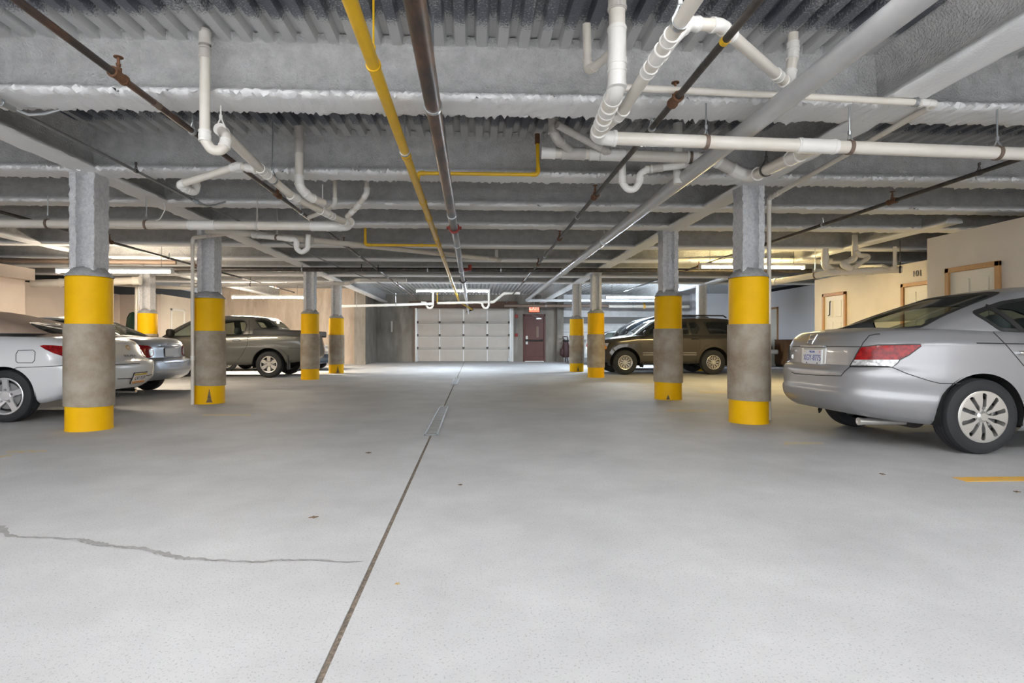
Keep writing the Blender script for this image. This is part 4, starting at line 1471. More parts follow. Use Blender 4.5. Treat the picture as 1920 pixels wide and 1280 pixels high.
    def cut(s, geo, polys, plane, test):
        """delete faces whose centre lies in a polygon (side 'xz' or end 'yz'), snap the rim to the outline"""
        V = [Vector(v) for v in geo[0]]
        keep = []
        dele = []
        ax = (0, 2) if plane == 'xz' else (1, 2)
        rim = {}
        gone = {}
        for f in geo[1]:
            c = sum((V[i] for i in f), Vector()) / len(f)
            n = (V[f[1]] - V[f[0]]).cross(V[f[2]] - V[f[0]])
            if len(f) > 3:
                n = (V[f[2]] - V[f[0]]).cross(V[f[3]] - V[f[1]])
            n.normalize()
            hitp = None
            if test(c, n):
                for k, pl in enumerate(polys):
                    if inside(pl, c[ax[0]], c[ax[1]]):
                        hitp = k
                        break
            if hitp is None:
                keep.append(f)
            else:
                for i in f:
                    gone[i] = hitp
        for f in keep:
            for i in f:
                if i in gone:
                    rim[i] = gone[i]
        for i, k in rim.items():
            d, q = close_to(polys[k], (V[i][ax[0]], V[i][ax[1]]))
            if d < .09:
                if plane == 'xz':
                    sg = 1 if V[i].y > 0 else -1
                    h = s.bvh.ray_cast(Vector((q[0], sg * 4, q[1])), Vector((0, -sg, 0)))
                    V[i] = h[0].copy() if h[0] is not None and (h[0] - V[i]).length < .2 else Vector((q[0], V[i].y, q[1]))
                else:
                    sx = 1 if n_end(V[i].x, s.xc) else -1
                    h = s.bvh.ray_cast(Vector((12 * sx if sx > 0 else -4, q[0], q[1])), Vector((-sx, 0, 0)))
                    V[i] = h[0].copy() if h[0] is not None and (h[0] - V[i]).length < .25 else Vector((V[i].x, q[0], q[1]))
        return [tuple(v) for v in V], keep


def n_end(x, xc):
    return x > xc


def arch_poly(x, z, r, n=28):
    return [(x + r * math.cos(PI * k / n), z + r * math.sin(PI * k / n)) for k in range(n + 1)] + [(x - r, z - .6), (x + r, z - .6)]


def make_wheel(R, wd, rr, style, rimmat):
    """wheel about the y axis, outer face toward -y; returns dict of geometry"""
    h = wd / 2
    tire = lathe([(rr, -h * .86), (rr + .012, -h * .93), (rr + (R - rr) * .45, -h * 1.0), (R - .035, -h * .93), (R - .012, -h * .82), (R - .003, -h * .66), (R, -h * .45),
                  (R - .009, -h * .42), (R - .009, -h * .36), (R, -h * .33), (R, -.012), (R - .009, -.008), (R - .009, .008), (R, .012), (R, h * .33), (R - .009, h * .36), (R - .009, h * .42), (R, h * .45), (R - .012, h * .82), (R - .035, h * .93), (rr, h * .86)], 56, 'y')
    barrel = lathe([(rr + .004, -h * .90), (rr - .004, -h * .93), (rr - .016, -h * .90), (rr - .022, -h * .70), (rr - .035, -h * .3), (rr - .035, h * .8)], 48, 'y')
    face = []
    y0 = -h * .88
    if style == 'turbine':     # ten broad curved petals
        for k in range(10):
            th = 2 * PI * k / 10
            pl = []
            for (r_, a_) in ((.052, -.25), (.10, -.19), (.15, -.235), (rr - .03, -.26), (rr - .012, -.30), (rr - .012, 0), (rr - .012, .30), (rr - .03, .18), (.15, .185), (.10, .10), (.052, .25)):
                pl.append((r_ * math.cos(th + a_ * .97), r_ * math.sin(th + a_ * .97)))
            V_, F_ = prism(pl, 0, .012)
            out = []
            for (x, y, z) in V_:
                rad = math.hypot(x, y)
                out.append((x, y0 - .006 + z + .024 * max(0, (rr - rad) / rr) ** 2 - .012 * math.sin(min(1, rad / rr) * PI), y))
            face.append((out, F_))
        face.append(lathe([(0, y0 - .014), (.032, y0 - .014), (.036, y0 - .006), (.056, y0 + .006), (.06, y0 + .02)], 24, 'y'))
        face.append(lathe([(rr - .02, y0 + .01), (rr - .018, y0 - .008), (rr, y0 - .006), (rr + .004, y0 + .01)], 48, 'y'))
    else:
        n, w0, w1 = {'five': (5, .050, .036), 'six': (6, .048, .050), 'mesh': (10, .016, .014), 'plain': (7, .03, .03)}[style]
        for k in range(n):
            th = 2 * PI * k / n + (PI / 2 if style != 'mesh' else 0)
            M_ = Matrix.Rotation(th, 4, 'Z')
            if style == 'mesh':
                pls = [[(.045, -.012), (.12, -.012), (rr - .012, -.055), (rr - .012, -.032), (.125, .010), (.045, .010)],
                       [(.10, .0), (.13, -.004), (rr - .012, .040), (rr - .012, .062), (.12, .014)]]
            else:
                pls = [[(.03, -w0), (.07, -w0 * .8), (.12, -w1 * .85), (rr - .03, -w1), (rr - .008, -w1 * 1.5), (rr - .008, w1 * 1.5), (rr - .03, w1), (.12, w1 * .85), (.07, w0 * .8), (.03, w0)]]
            for pl in pls:
                V_, F_ = prism(pl, 0, .022)
                V_ = [M_ @ Vector(v) for v in V_]
                face.append(([(v.x, y0 + v.z + .03 * (1 - math.hypot(v.x, v.y) / rr), v.y) for v in V_], F_))
        face.append(lathe([(0, y0 + .012), (.055, y0 + .014), (.075, y0 + .03), (.08, y0 + .05)], 24, 'y'))
        face.append(lathe([(rr - .03, y0 + .03), (rr - .016, y0 + .0), (rr - .002, y0 - .004), (rr + .006, y0 + .012)], 48, 'y'))
    nuts = []
    for k in range(5):
        th = 2 * PI * k / 5 + PI / 2
        c = Vector((.078 * math.cos(th), y0 - (.003 if style == 'turbine' else -.012), .078 * math.sin(th)))
        nuts.append(cyl(c - Vector((0, .008, 0)), c + Vector((0, .03, 0)), .013, 8))
    back = join(lathe([(.0, y0 + .06), (rr - .03, y0 + .06)], 32, 'y'))
    disc = lathe([(.05, y0 + .05), (rr * .72, y0 + .05), (rr * .72, y0 + .062)], 28, 'y')
    return dict(tire=tire, barrel=barrel, face=join(*face), nuts=join(*nuts), back=back, disc=disc)


M['tire'] = mat('tyre_rubber', (.022, .023, .026), .75, bump=.2, bscale=160)
M['alloy'] = mat('alloy', (.72, .70, .66), .28, metal=.75)
M['alloyw'] = mat('bright_alloy', (.74, .74, .76), .25, metal=.55)
M['glass'] = bpy.data.materials.new('tinted_glass')
M['glass'].use_nodes = True
_n = M['glass'].node_tree
_b = _n.nodes['Principled BSDF']
_b.inputs['Base Color'].default_value = (.02, .025, .025, 1)
_b.inputs['Roughness'].default_value = .03
_tr = _n.nodes.new('ShaderNodeBsdfTransparent')
_tr.inputs[0].default_value = (.62, .68, .64, 1)
_mx = _n.nodes.new('ShaderNodeMixShader')
_fr = _n.nodes.new('ShaderNodeLayerWeight')
_fr.inputs[0].default_value = .25
_mr = _n.nodes.new('ShaderNodeMapRange')
_mr.inputs['To Min'].default_value = .12
_mr.inputs['To Max'].default_value = .75
_n.links.new(_fr.outputs['Facing'], _mr.inputs['Value'])
_n.links.new(_mr.outputs['Result'], _mx.inputs[0])
_n.links.new(_tr.outputs[0], _mx.inputs[1])
_n.links.new(_b.outputs[0], _mx.inputs[2])
_n.links.new(_mx.outputs[0], _n.nodes['Material Output'].inputs[0])
M['glassd'] = mat('dark_glass', (.012, .014, .016), .04, coat=.5)
M['trim'] = mat('black_rubber', (.018, .018, .018), .5)
M['seam'] = mat('panel_gap', (.03, .03, .03), .8)
M['interior'] = mat('dark_interior', (.045, .048, .05), .8)
M['seat'] = mat('grey_seat', (.13, .14, .15), .8)
M['lred'] = mat('red_lens', (.17, .003, .005), .2, spec=.3, coat=.15, col2=(.34, .008, .008), nscale=26, lo=.42, hi=.62)
M['lclear'] = mat('clear_lens', (.75, .75, .75), .15, metal=.2, col2=(.36, .36, .36), nscale=32, coat=.3, lo=.42, hi=.58)
M['lamber'] = mat('amber_lens', (.85, .30, .03), .15, coat=.6)
M['plate'] = mat('plate_white', (.72, .72, .74), .45)
M['plateo'] = mat('plate_orange', (.60, .25, .06), .5)
M['plateb'] = mat('plate_blue', (.12, .15, .40), .5)
M['plater'] = mat('plate_red', (.55, .12, .12), .5)
M['platey'] = mat('plate_gold', (.55, .38, .05), .5)
M['under'] = mat('underbody', (.012, .012, .012), .85)


def paint(name, c, metal=.5, rough=.3, coat=.8):
    M[name] = mat(name, c, rough, metal=metal, coat=coat)


paint('paint_silver', (.33, .33, .34), .40, .36, .35)
paint('paint_white', (.72, .74, .76), .15, .3)
paint('paint_blue_silver', (.44, .48, .54), .6, .3)
paint('paint_grey', (.115, .115, .105), .55, .32)
paint('paint_bronze', (.062, .054, .044), .5, .28)
paint('paint_black', (.014, .015, .017), .3, .22)
paint('paint_pale', (.62, .65, .66), .4, .3)
paint('paint_navy', (.04, .07, .12), .4, .3)
M['plastic'] = mat('dark_cladding', (.05, .052, .055), .55)
M['tan'] = mat('tan_canvas', (.44, .33, .26), .9, col2=(.39, .29, .225), nscale=4, bump=.3, bscale=120)


def build_car(name, label, loc, rz, sp):
    L, W = sp['L'], sp['W']
    xc = L / 2
    c = Car(name, label, loc, rz, xc)
    N, K = sp.get('N', 260), sp.get('K', 26)
    LC[0] = sp.get('lc')
    low = shell(N, K, sp['levels'], sp['zb'], sp['zs'], sp.get('crown', .03))
    LC[0] = None
    c.g = [low]
    hs = None
    if 'base' in sp:
        hs = house(sp.get('NH', 200), sp.get('KH', 18), sp['base'], sp['roof'], sp['zs'], sp['zr'], sp.get('arch', .03), sp.get('pr', 1.15), sp.get('pf', 1.15), sp.get('pb', 1.4), sp.get('rcrown', .05), sp.get('drop', .03))
        c.g.append(hs)
    c.finish_bvh()
    R, zw = sp['R'], sp['R']
    wx = sp['wheels']
    polys = [arch_poly(x, zw + .01, sp['arch_r']) for x in wx]
    low2 = c.cut(low, polys, 'xz', lambda p, n: abs(p.y) > W * .3)
    if hs is not None:
        # the deck under the greenhouse becomes the dark cabin sill
        bx0, bx1, bb, bn = sp['base']
        f_out, f_in = [], []
        Vl = low2[0]
        for f in low2[1]:
            cx = sum(Vl[i][0] for i in f) / len(f)
            cy = sum(Vl[i][1] for i in f) / len(f)
            u = abs((cx - (bx0 + bx1) / 2) / ((bx1 - bx0) / 2 - .06)) ** bn + abs(cy / (bb - .05)) ** bn
            cz = sum(Vl[i][2] for i in f) / len(f)
            (f_in if (u < 1 and cz > .6) else f_out).append(f)
        c.part('body', (Vl, f_out), M[sp['paint']], 45)
        if f_in:
            used = sorted({i for f in f_in for i in f})
            mp = {i: k for k, i in enumerate(used)}
            c.part('cabin_sill', ([Vl[i] for i in used], [tuple(mp[i] for i in f) for f in f_in]), M['interior'])
    else:
        c.part('body', low2, M[sp['paint']], 45)
    # underbody pan and arch liners
    zlow = min(z for x, z in sp['zb'])
    c.part('underbody', bbox(L * .2, L * .86, -W * .40, W * .40, zlow + .02, zlow + .14, .03), M['under'], 0)
    for x in wx:
        for sg in (-1, 1):
            V_, F_ = [], []
            n = 20
            yo, yi = sg * (W / 2 - .03), sg * (W / 2 - .36)
            r_ = sp['arch_r'] + .012
            for k in range(n + 1):
                th = -0.25 + (PI + .5) * k / n
                for y_ in (yo, yi):
                    V_.append((x + r_ * math.cos(th), y_, zw + .01 + r_ * math.sin(th)))
            for k in range(n):
                F_.append((2 * k, 2 * k + 2, 2 * k + 3, 2 * k + 1))
            F_.append(tuple(2 * k + 1 for k in range(n + 1)))
            c.part('wheel_well', (V_, F_), M['under'], 0)
    # wheels
    wg = make_wheel(R, sp['tw'], sp['rr'], sp['rim'], None)
    meshes = {}
    for x in wx:
        for sg in (-1, 1):
            we = empty('wheel')
            we.parent = c.root
            we.location = (x - xc, sg * (W / 2 - sp['tw'] / 2 - .012), R)
            we.rotation_euler = (0, 0, 0 if sg < 0 else PI)
            for nm, key, mm in (('tire', 'tire', 'tire'), ('rim_barrel', 'barrel', sp.get('rimm', 'alloy')), ('rim', 'face', sp.get('rimm', 'alloy')), ('lug_nuts', 'nuts', 'conduit'), ('brake_disc', 'disc', 'conduit'), ('wheel_back', 'back', 'under')):
                if nm not in meshes:
                    o = part(nm, wg[key], M[mm], we, 35)
                    meshes[nm] = o.data
                else:
                    o = bpy.data.objects.new(nm, meshes[nm])
                    COL.objects.link(o)
                    o.parent = we
    # greenhouse
    if hs is not None:
        sw = [rounded(pl, .04) for pl in sp.get('side_win', [])]
        g = hs
        if sw:
            g = c.cut(g, sw, 'xz', lambda p, n: abs(n.y) > .35)
        ew = []
        for key, tst in (('rear_win', lambda p, n: n.x < -.2 and abs(p.y) < 2), ('front_win', lambda p, n: n.x > .2)):
            if key in sp:
                pl = rounded(sp[key], .04)
                ew.append((key, pl))
                g = c.cut(g, [pl], 'yz', tst)
        c.part('roof', g, M[sp.get('roof_paint', sp['paint'])], 45)
        gm = M[sp.get('glassm', 'glass')]
        for pl in sw:
            ga = c.patch_geo(c.side(-1), pl, .07, .002, 0)
            c.part('side_window', ga, gm, 60)
            c.part('side_window', c.mir(ga), gm, 60)
            tr = c.ribbon_geo(c.side(-1), pl, sp.get('trimw', .026), .006, True, .05, .008)
            c.part('window_trim', tr, M[sp.get('trimm', 'trim')], 60)
            c.part('window_trim', c.mir(tr), M[sp.get('trimm', 'trim')], 60)
        for key, pl in ew:
            cs = c.rear() if key == 'rear_win' else c.front()
            nm = 'rear_window' if key == 'rear_win' else 'windshield'
            c.part(nm, c.patch_geo(cs, pl, .07, .002, 0), gm, 60)
            c.part('window_trim', c.ribbon_geo(cs, pl, .03, .006, True, .05, .008), M['trim'], 60)
    return c


def seats(c, xs, z, y=.36, w=.24, hr=True):
    for x in xs:
        for s_ in (-1, 1):
            b = c.part('seat', bbox(x - .09, x + .05, s_ * y - w, s_ * y + w, z - .45, z, .06), M['seat'], 40)
            if hr:
                c.part('headrest', xf(lathe([(0, -.09), (.10, -.085), (.135, -.04), (.14, .02), (.12, .075), (.06, .10), (0, .105)], 18), Matrix.Translation((x - .05, s_ * y, z + .10)) @ Matrix.Diagonal((.55, 1.0, 1.0, 1))), M['seat'], 60)


def handle(c, x, z, m, sg=-1, w=.11):
    q, n = c.hit(c.side(sg), (x, z), 0)
    if q is None:
        return
    for s_, y in ((sg, q.y), (-sg, -q.y)):
        c.part('door_handle', join(bbox(x - w, x + w, y + s_ * .025 - .012, y + s_ * .025 + .012, z - .018, z + .018, .012), bbox(x - w, x - w + .03, y - .02, y + s_ * .03, z - .015, z + .015, .005) if s_ > 0 else bbox(x - w, x - w + .03, y + s_ * .03, y + .02, z - .015, z + .015, .005)), M[m], 40)


def plate_on(c, px_poly, lines, kind):
    """licence plate: quad placed on the tail at the given pixel centre; lies across the car"""
    cx = sum(p[0] for p in px_poly) / 4
    cy = sum(p[1] for p in px_poly) / 4
    q, n = c.hit(c.pix(), (cx, cy), 0.0)
    n = Vector((n.x, n.y * .2, n.z * .5)).normalized()
    # plate axes: right when looking at the tail (tail normal -x => right is -y ... seen from behind)
    r = Vector((0, -1, 0)) if n.x < 0 else Vector((0, 1, 0))
    r = (r - n * r.dot(n)).normalized()
    u = n.cross(r).normalized()
    Mx = Matrix(((r.x, u.x, n.x, 0), (r.y, u.y, n.y, 0), (r.z, u.z, n.z, 0), (0, 0, 0, 1)))
    Mx = Matrix.Translation(q + n * .012) @ Mx
    fr = c.part('plate_frame', xf(bbox(-.163, .163, -.086, .086, -.012, .003, .006), Mx), M['trim'] if kind != 'plain' else M['galv'], 30)
    pl = c.part('license_plate', xf(bbox(-.154, .154, -.077, .077, 0, .006, .004), Mx), M['plate'], 30)
    for (txt, size, dx, dy, mm) in lines:
        g = text_geo(txt, size, .001)
        g = ([(v[0] * .78, v[1], v[2]) for v in g[0]], g[1])
        part('plate_text', xf(xf(g, Matrix.Translation((dx, dy, .0072))), Matrix.Translation((-c.xc, 0, 0)) @ Mx), M[mm], pl, 0)
    return Mx, pl
# ------------------------------------------------------------------ silver sedan, right foreground
sp = dict(L=4.94, W=1.847, N=330, K=34, R=.336, tw=.215, rr=.226, arch_r=.372, wheels=(1.07, 3.87), rim='turbine', paint='paint_silver',
          zb=[(0, .34), (.35, .285), (.8, .24), (1.5, .20), (3.4, .19), (4.3, .21), (4.94, .24)],
          zs=[(0, 1.06), (.25, 1.085), (.7, 1.10), (1.3, 1.085), (2.2, 1.05), (3.3, 1.0), (3.95, .95), (4.5, .84), (4.94, .70)],
          levels=[(0, .14, 4.74, .84, 4.0, 3.2), (.05, .05, 4.86, .89, 4.0, 3.4), (.16, .004, 4.92, .91, 4.2, 3.4), (.26, -.002, 4.94, .92, 4.2, 3.4), (.30, .012, 4.94, .917, 4.2, 3.4), (.50, .018, 4.93, .9235, 4.4, 3.4), (.565, .035, 4.91, .9235, 4.4, 3.4),
                  (.60, .095, 4.88, .922, 4.6, 3.3), (.78, .105, 4.84, .920, 4.6, 3.2), (.865, .115, 4.80, .915, 4.6, 3.2), (.885, .12, 4.79, .902, 4.6, 3.2), (.95, .145, 4.74, .86, 4.6, 3.2), (1.0, .20, 4.66, .815, 4.8, 3.2)],
          base=(.60, 4.00, .80, 5.0), roof=(1.62, 2.95, .545, 5.5), zr=1.51, arch=.04, pr=1.34, pf=1.2, pb=1.5, rcrown=.05, crown=.035,
          side_win=[[(1.20, 1.26), (1.28, 1.17), (1.34, 1.105), (2.0, 1.085), (3.5, 1.045), (3.62, 1.07), (3.15, 1.28), (2.85, 1.375), (2.3, 1.415), (1.85, 1.41), (1.52, 1.36)]],
          rear_win=[(-.59, 1.13), (.59, 1.13), (.47, 1.455), (.3, 1.475), (-.3, 1.475), (-.47, 1.455)],
          front_win=[(-.66, 1.03), (.66, 1.03), (.5, 1.38), (-.5, 1.38)], trimw=.03)
AC = build_car('sedan', 'silver sedan filling the right foreground, tail toward the aisle', (3.42 + 2.47, 5.70, 0), 0, sp)
c = AC
px = c.pix()


def both(c, name, g, m, sm=50):
    if g[0]:
        c.part(name, g, m, sm)
        c.part(name, c.mir(g), m, sm)


red_ = [(1602, 674), (1608, 662), (1615, 650.5), (1646, 647), (1700, 646), (1725, 646), (1726, 649), (1703, 666), (1687, 674)]
clr_ = [(1594, 687.5), (1602, 674.5), (1687, 674.5), (1682, 681), (1673, 688)]
both(c, 'tail_lamp', c.patch_geo(px, red_, 6, .010, .014), M['lred'])
both(c, 'reverse_lamp', c.patch_geo(px, clr_, 6, .009, .012), M['lclear'])
both(c, 'lamp_bezel', c.ribbon_geo(px, red_[:1] + red_[1:] + clr_[3:] + clr_[:1], 1.6, .012, True, 8, .012), M['trim'])
# shut lines and creases
for pth in ([(1486, 649.5), (1520, 649), (1570, 649.5), (1615, 650)], [(1615, 649.5), (1618, 643), (1630, 629), (1641, 626.5), (1650, 626)],
            [(1484, 697), (1490, 700), (1530, 703), (1577, 704.5), (1583, 697), (1593.5, 688)], [(1673, 688.5), (1700, 700), (1740, 713), (1762, 718.5), (1800, 719)],
            [(1862, 622), (1885, 645), (1905, 668), (1920, 686)]):
    c.part('shut_line', c.ribbon_geo(px, pth, 1.5, .002, False, 6, .002), M['seam'], 0)
both(c, 'shoulder_strip', c.ribbon_geo(c.side(-1), [(1.02, .985), (2.2, .965), (3.4, .93)], .008, .003, False, .08, .004), M['seam'])
Mx, pl = plate_on(c, [(1510, 655), (1543, 656), (1541, 684), (1509, 682)],
                  [('XGY-8775', .088, 0, -.008, 'plateb'), ('VIRGINIA', .030, 0, .055, 'plateb'), ('12', .030, .128, .055, 'plater'), ('4', .030, -.128, .055, 'platey')], 'plain')
c.part('plate_recess', xf(bbox(-.21, .21, -.115, .105, -.03, -.004, .012), Mx), M['paint_pale'], 30)  # pale paint puts the lit look of the recess into its colour
c.part('plate_shadow_lip', xf(bbox(-.20, .20, .10, .125, -.02, .018, .006), Mx), M['paint_silver'], 30)
part('bolt', xf(join(cyl((-.09, -.06, .005), (-.09, -.06, .012), .006, 8), cyl((.09, -.06, .005), (.09, -.06, .012), .006, 8)), Matrix.Translation((-c.xc, 0, 0)) @ Mx), M['seam'], pl)


def on_tail(c, pxy, geo_fn, name, m, off=.006):
    q, n = c.hit(c.pix(), pxy, off)
    if q is None:
        return
    r = Vector((0, -1, 0))
    r = (r - n * r.dot(n)).normalized()
    u = n.cross(r).normalized()
    Mx = Matrix.Translation(q) @ Matrix(((r.x, u.x, n.x, 0), (r.y, u.y, n.y, 0), (r.z, u.z, n.z, 0), (0, 0, 0, 1)))
    c.part(name, xf(geo_fn, Mx), m, 40)


hb = join(tube([(-.048, .04, 0), (-.036, -.04, 0)], .007, 6), tube([(.048, .04, 0), (.036, -.04, 0)], .007, 6), tube([(-.04, 0, 0), (.04, 0, 0)], .006, 6),
          tube([(-.062, .05, 0), (-.045, -.055, 0), (.045, -.055, 0), (.062, .05, 0), (-.062, .05, 0)], .005, 6))
on_tail(c, (1523, 636), hb, 'emblem', M['chrome'])
on_tail(c, (1489, 657), xf(text_geo('ACCORD', .030, .002), Matrix.Diagonal((1.0, 1, 1, 1))), 'badge_lettering', M['chrome'], .004)
on_tail(c, (1486.5, 668), tube([(.012, .02, 0), (-.012, .02, 0), (-.014, -.02, 0), (.014, -.02, 0), (.012, .02, 0)], .003, 6), 'badge', M['chrome'], .004)
# exhaust, tow loop
c.part('exhaust_pipe', join(tube([(.22, -.50, .245), (.75, -.50, .24), (1.0, -.46, .27)], .032, 14), band((.23, -.50, .245), (1, 0, 0), .024, .036, .03, 14)), M['alloy'])
c.part('muffler', xf(lathe([(0, -.3), (.09, -.3), (.10, -.27), (.10, .27), (.09, .3), (0, .3)], 18, 'y'), Matrix.Translation((.75, -.25, .28))), M['dark'])
c.part('tow_loop', tube([(.30, .18, .32), (.28, .18, .265), (.29, .22, .24), (.31, .26, .265), (.33, .26, .32)], .010, 8), M['black'])
seats(c, (1.75, 2.75), 1.06)
c.part('parcel_shelf', bbox(.80, 1.45, -.66, .66, 1.09, 1.11, .01), M['interior'], 0)
c.part('door_pillar', c.ribbon_geo(c.side(-1), [(1.53, 1.10), (1.36, 1.33)], .05, .010, False, .05, .01), M['trim'], 60)
c.part('door_pillar', c.ribbon_geo(c.side(-1), [(2.45, 1.08), (2.35, 1.385)], .07, .010, False, .05, .01), M['trim'], 60)
handle(c, 1.48, .90, 'chrome')
handle(c, 2.62, .90, 'chrome')
for y in (-.70, .70):
    c.part('door_mirror', xf(bbox(-.06, .06, -.10, .10, -.06, .07, .04), Matrix.Translation((3.52, y * 1.42, 1.06))), M['paint_silver'], 60)
c.part('head_lamp', c.patch_geo(c.front(), [(-.80, .62), (-.42, .66), (-.40, .74), (-.74, .78)], .06, .006), M['lclear'])
c.part('head_lamp', c.patch_geo(c.front(), [(.80, .62), (.74, .78), (.40, .74), (.42, .66)], .06, .006), M['lclear'])
c.part('grille', c.patch_geo(c.front(), [(-.36, .52), (.36, .52), (.34, .68), (-.34, .68)], .06, .004), M['trim'])

# ------------------------------------------------------------------ white convertible, left
sp = dict(lc=(.45, 1.1, 2.5, 2.3), L=4.89, W=1.815, N=300, K=30, R=.326, tw=.215, rr=.225, arch_r=.355, wheels=(1.05, 3.77), rim='five', rimm='alloyw', paint='paint_white',
          zb=[(0, .40), (.3, .32), (.7, .23), (1.5, .20), (3.4, .19), (4.3, .21), (4.89, .25)],
          zs=[(0, 1.0), (.25, 1.02), (.7, 1.045), (1.3, 1.055), (2.2, 1.02), (3.3, .98), (3.95, .92), (4.5, .82), (4.89, .66)],
          levels=[(0, .22, 4.7, .80, 4.0, 3.0), (.06, .10, 4.82, .87, 4.4, 3.0), (.22, 0, 4.88, .895, 4.6, 3.0), (.40, -.01, 4.89, .90, 4.6, 3.0), (.56, .02, 4.87, .9075, 4.6, 3.0), (.60, .10, 4.85, .905, 4.6, 3.0),
                  (.66, .14, 4.84, .90, 3.6, 3.0), (.80, .19, 4.80, .885, 3.4, 3.0), (.93, .23, 4.72, .85, 3.4, 3.0), (1.0, .30, 4.64, .79, 3.4, 3.0)],
          base=(.72, 3.75, .79, 4.2), roof=(1.55, 2.7, .56, 4.2), zr=1.385, arch=.05, pr=1.9, pf=1.2, pb=1.9, rcrown=.05, crown=.03, roof_paint='tan',
          side_win=[[(2.05, 1.07), (3.3, 1.03), (3.4, 1.05), (2.95, 1.25), (2.6, 1.315), (2.1, 1.31)]],
          front_win=[(-.62, 1.0), (.62, 1.0), (.5, 1.32), (-.5, 1.32)])
SO = build_car('convertible', 'white convertible with tan canvas roof, tail beside the nearest left column', (-4.72 - 2.445, 8.09, 0), PI, sp)
c = SO
px = c.pix()
c.part('rear_window', c.patch_geo(px, rounded([(53, 605), (75, 604), (105, 606), (135, 610), (150, 626), (120, 626), (95, 625), (72, 616)], 4), 5, .004, .004), M['glassd'], 60)
both(c, 'belt_strip', c.ribbon_geo(c.side(1), [(.60, 1.075), (1.2, 1.083), (2.0, 1.055), (3.4, 1.005)], .035, .008, False, .06, .01), M['trim'])
both(c, 'tail_lamp', c.patch_geo(px, [(75, 648.5), (82, 647), (100, 647.5), (118, 649), (150, 653), (170, 664), (168, 672), (150, 677), (118, 668), (100, 662), (85, 655)], 5, .008, .012), M['lred'])
for pts_ in ([(30, 664), (34, 657), (62, 656), (66, 660), (65, 675), (61, 680), (33, 680), (30, 677), (30, 664)], [(26, 691), (34, 688.5), (60, 688), (118, 685.5), (160, 684)],
             [(220, 766 - 56), (250, 709), (285, 702)], [(205, 684), (225, 683), (262, 681)]):
    c.part('shut_line', c.ribbon_geo(px, pts_, 1.2, .002, False, 5, .002), M['seam'], 0)
el = join(xf(band((0, 0, 0), (0, 0, 1), .042, .050, .008, 22), Matrix.Diagonal((1.15, .8, 1, 1))), xf(band((0, 0, 0), (0, 0, 1), .022, .029, .008, 18), Matrix.Diagonal((.8, 1.35, 1, 1))),
          xf(band((0, .012, 0), (0, 0, 1), .026, .033, .008, 18), Matrix.Diagonal((1.2, .6, 1, 1))))
on_tail(c, (239, 652), el, 'emblem', M['chrome'])
on_tail(c, (243, 667), xf(text_geo('SOLARA', .048, .002), Matrix.Diagonal((1.6, 1, 1, 1))), 'badge_lettering', M['conduit'])
Mx, pl = plate_on(c, [(247, 697), (269, 697), (271, 717), (250, 719)], [('LV17559', .085, .02, .0, 'ink'), ('1', .06, -.12, .0, 'plateo')], 'dark')
part('plate_band', xf(bbox(-.15, .15, -.072, -.042, .004, .008, .002), Matrix.Translation((-c.xc, 0, 0)) @ Mx), M['plateo'], pl, 0)
part('plate_band', xf(bbox(-.15, .15, .045, .072, .004, .008, .002), Matrix.Translation((-c.xc, 0, 0)) @ Mx), M['platey'], pl, 0)
c.part('exhaust_tip', tube([(.30, .55, .27), (.8, .55, .27)], .03, 12), M['chrome'])
c.part('exhaust_tip', tube([(.30, -.55, .27), (.8, -.55, .27)], .03, 12), M['chrome'])
handle(c, 2.15, .90, 'paint_white', 1)
seats(c, (1.75, 2.6), .98)
for y in (-1, 1):
    c.part('door_mirror', xf(bbox(-.06, .06, -.10, .10, -.06, .06, .04), Matrix.Translation((3.3, y * .98, 1.03))), M['paint_white'], 60)
c.part('head_lamp', c.patch_geo(c.front(), [(-.78, .60), (-.45, .62), (-.42, .70), (-.72, .74)], .06, .006), M['lclear'])
c.part('head_lamp', c.patch_geo(c.front(), [(.78, .60), (.72, .74), (.42, .70), (.45, .62)], .06, .006), M['lclear'])

# ------------------------------------------------------------------ small silver sedan behind it
sp = dict(lc=(.26, .9, 3.0, 2.4), L=4.53, W=1.70, N=240, K=28, R=.31, tw=.195, rr=.195, arch_r=.345, wheels=(.95, 3.55), rim='plain', paint='paint_blue_silver',
          zb=[(0, .30), (.4, .25), (.9, .21), (3.4, .19), (4.53, .24)],
          zs=[(0, 1.02), (.25, 1.04), (.75, 1.06), (1.3, 1.03), (2.2, 1.0), (3.2, .97), (3.7, .92), (4.2, .82), (4.53, .68)],
          levels=[(0, .16, 4.40, .74, 3.4, 3.2), (.08, .05, 4.48, .82, 3.8, 3.2), (.25, .0, 4.53, .84, 4.0, 3.2), (.46, .01, 4.52, .85, 4.0, 3.2), (.50, .04, 4.51, .85, 4.2, 3.2), (.535, .13, 4.49, .848, 4.6, 3.2),
                  (.80, .15, 4.44, .84, 4.8, 3.2), (.93, .18, 4.38, .80, 4.8, 3.2), (1.0, .24, 4.3, .755, 5, 3.2)],
          base=(.62, 3.75, .75, 5), roof=(1.45, 2.6, .54, 5), zr=1.43, arch=.03, pr=1.2, pf=1.2, pb=1.4, rcrown=.05,
          side_win=[[(1.15, 1.10), (2.0, 1.06), (3.3, 1.02), (3.4, 1.05), (2.8, 1.33), (2.3, 1.38), (1.6, 1.365), (1.3, 1.28)]],
          rear_win=[(-.60, 1.10), (.60, 1.10), (.47, 1.39), (-.47, 1.39)], front_win=[(-.6, 1.0), (.6, 1.0), (.48, 1.37), (-.48, 1.37)])
CO = build_car('sedan', 'small bluish silver sedan between the white convertible and the grey pickup', (-5.74 - 2.265, 11.2, 0), PI, sp)
c = CO
px = c.pix()
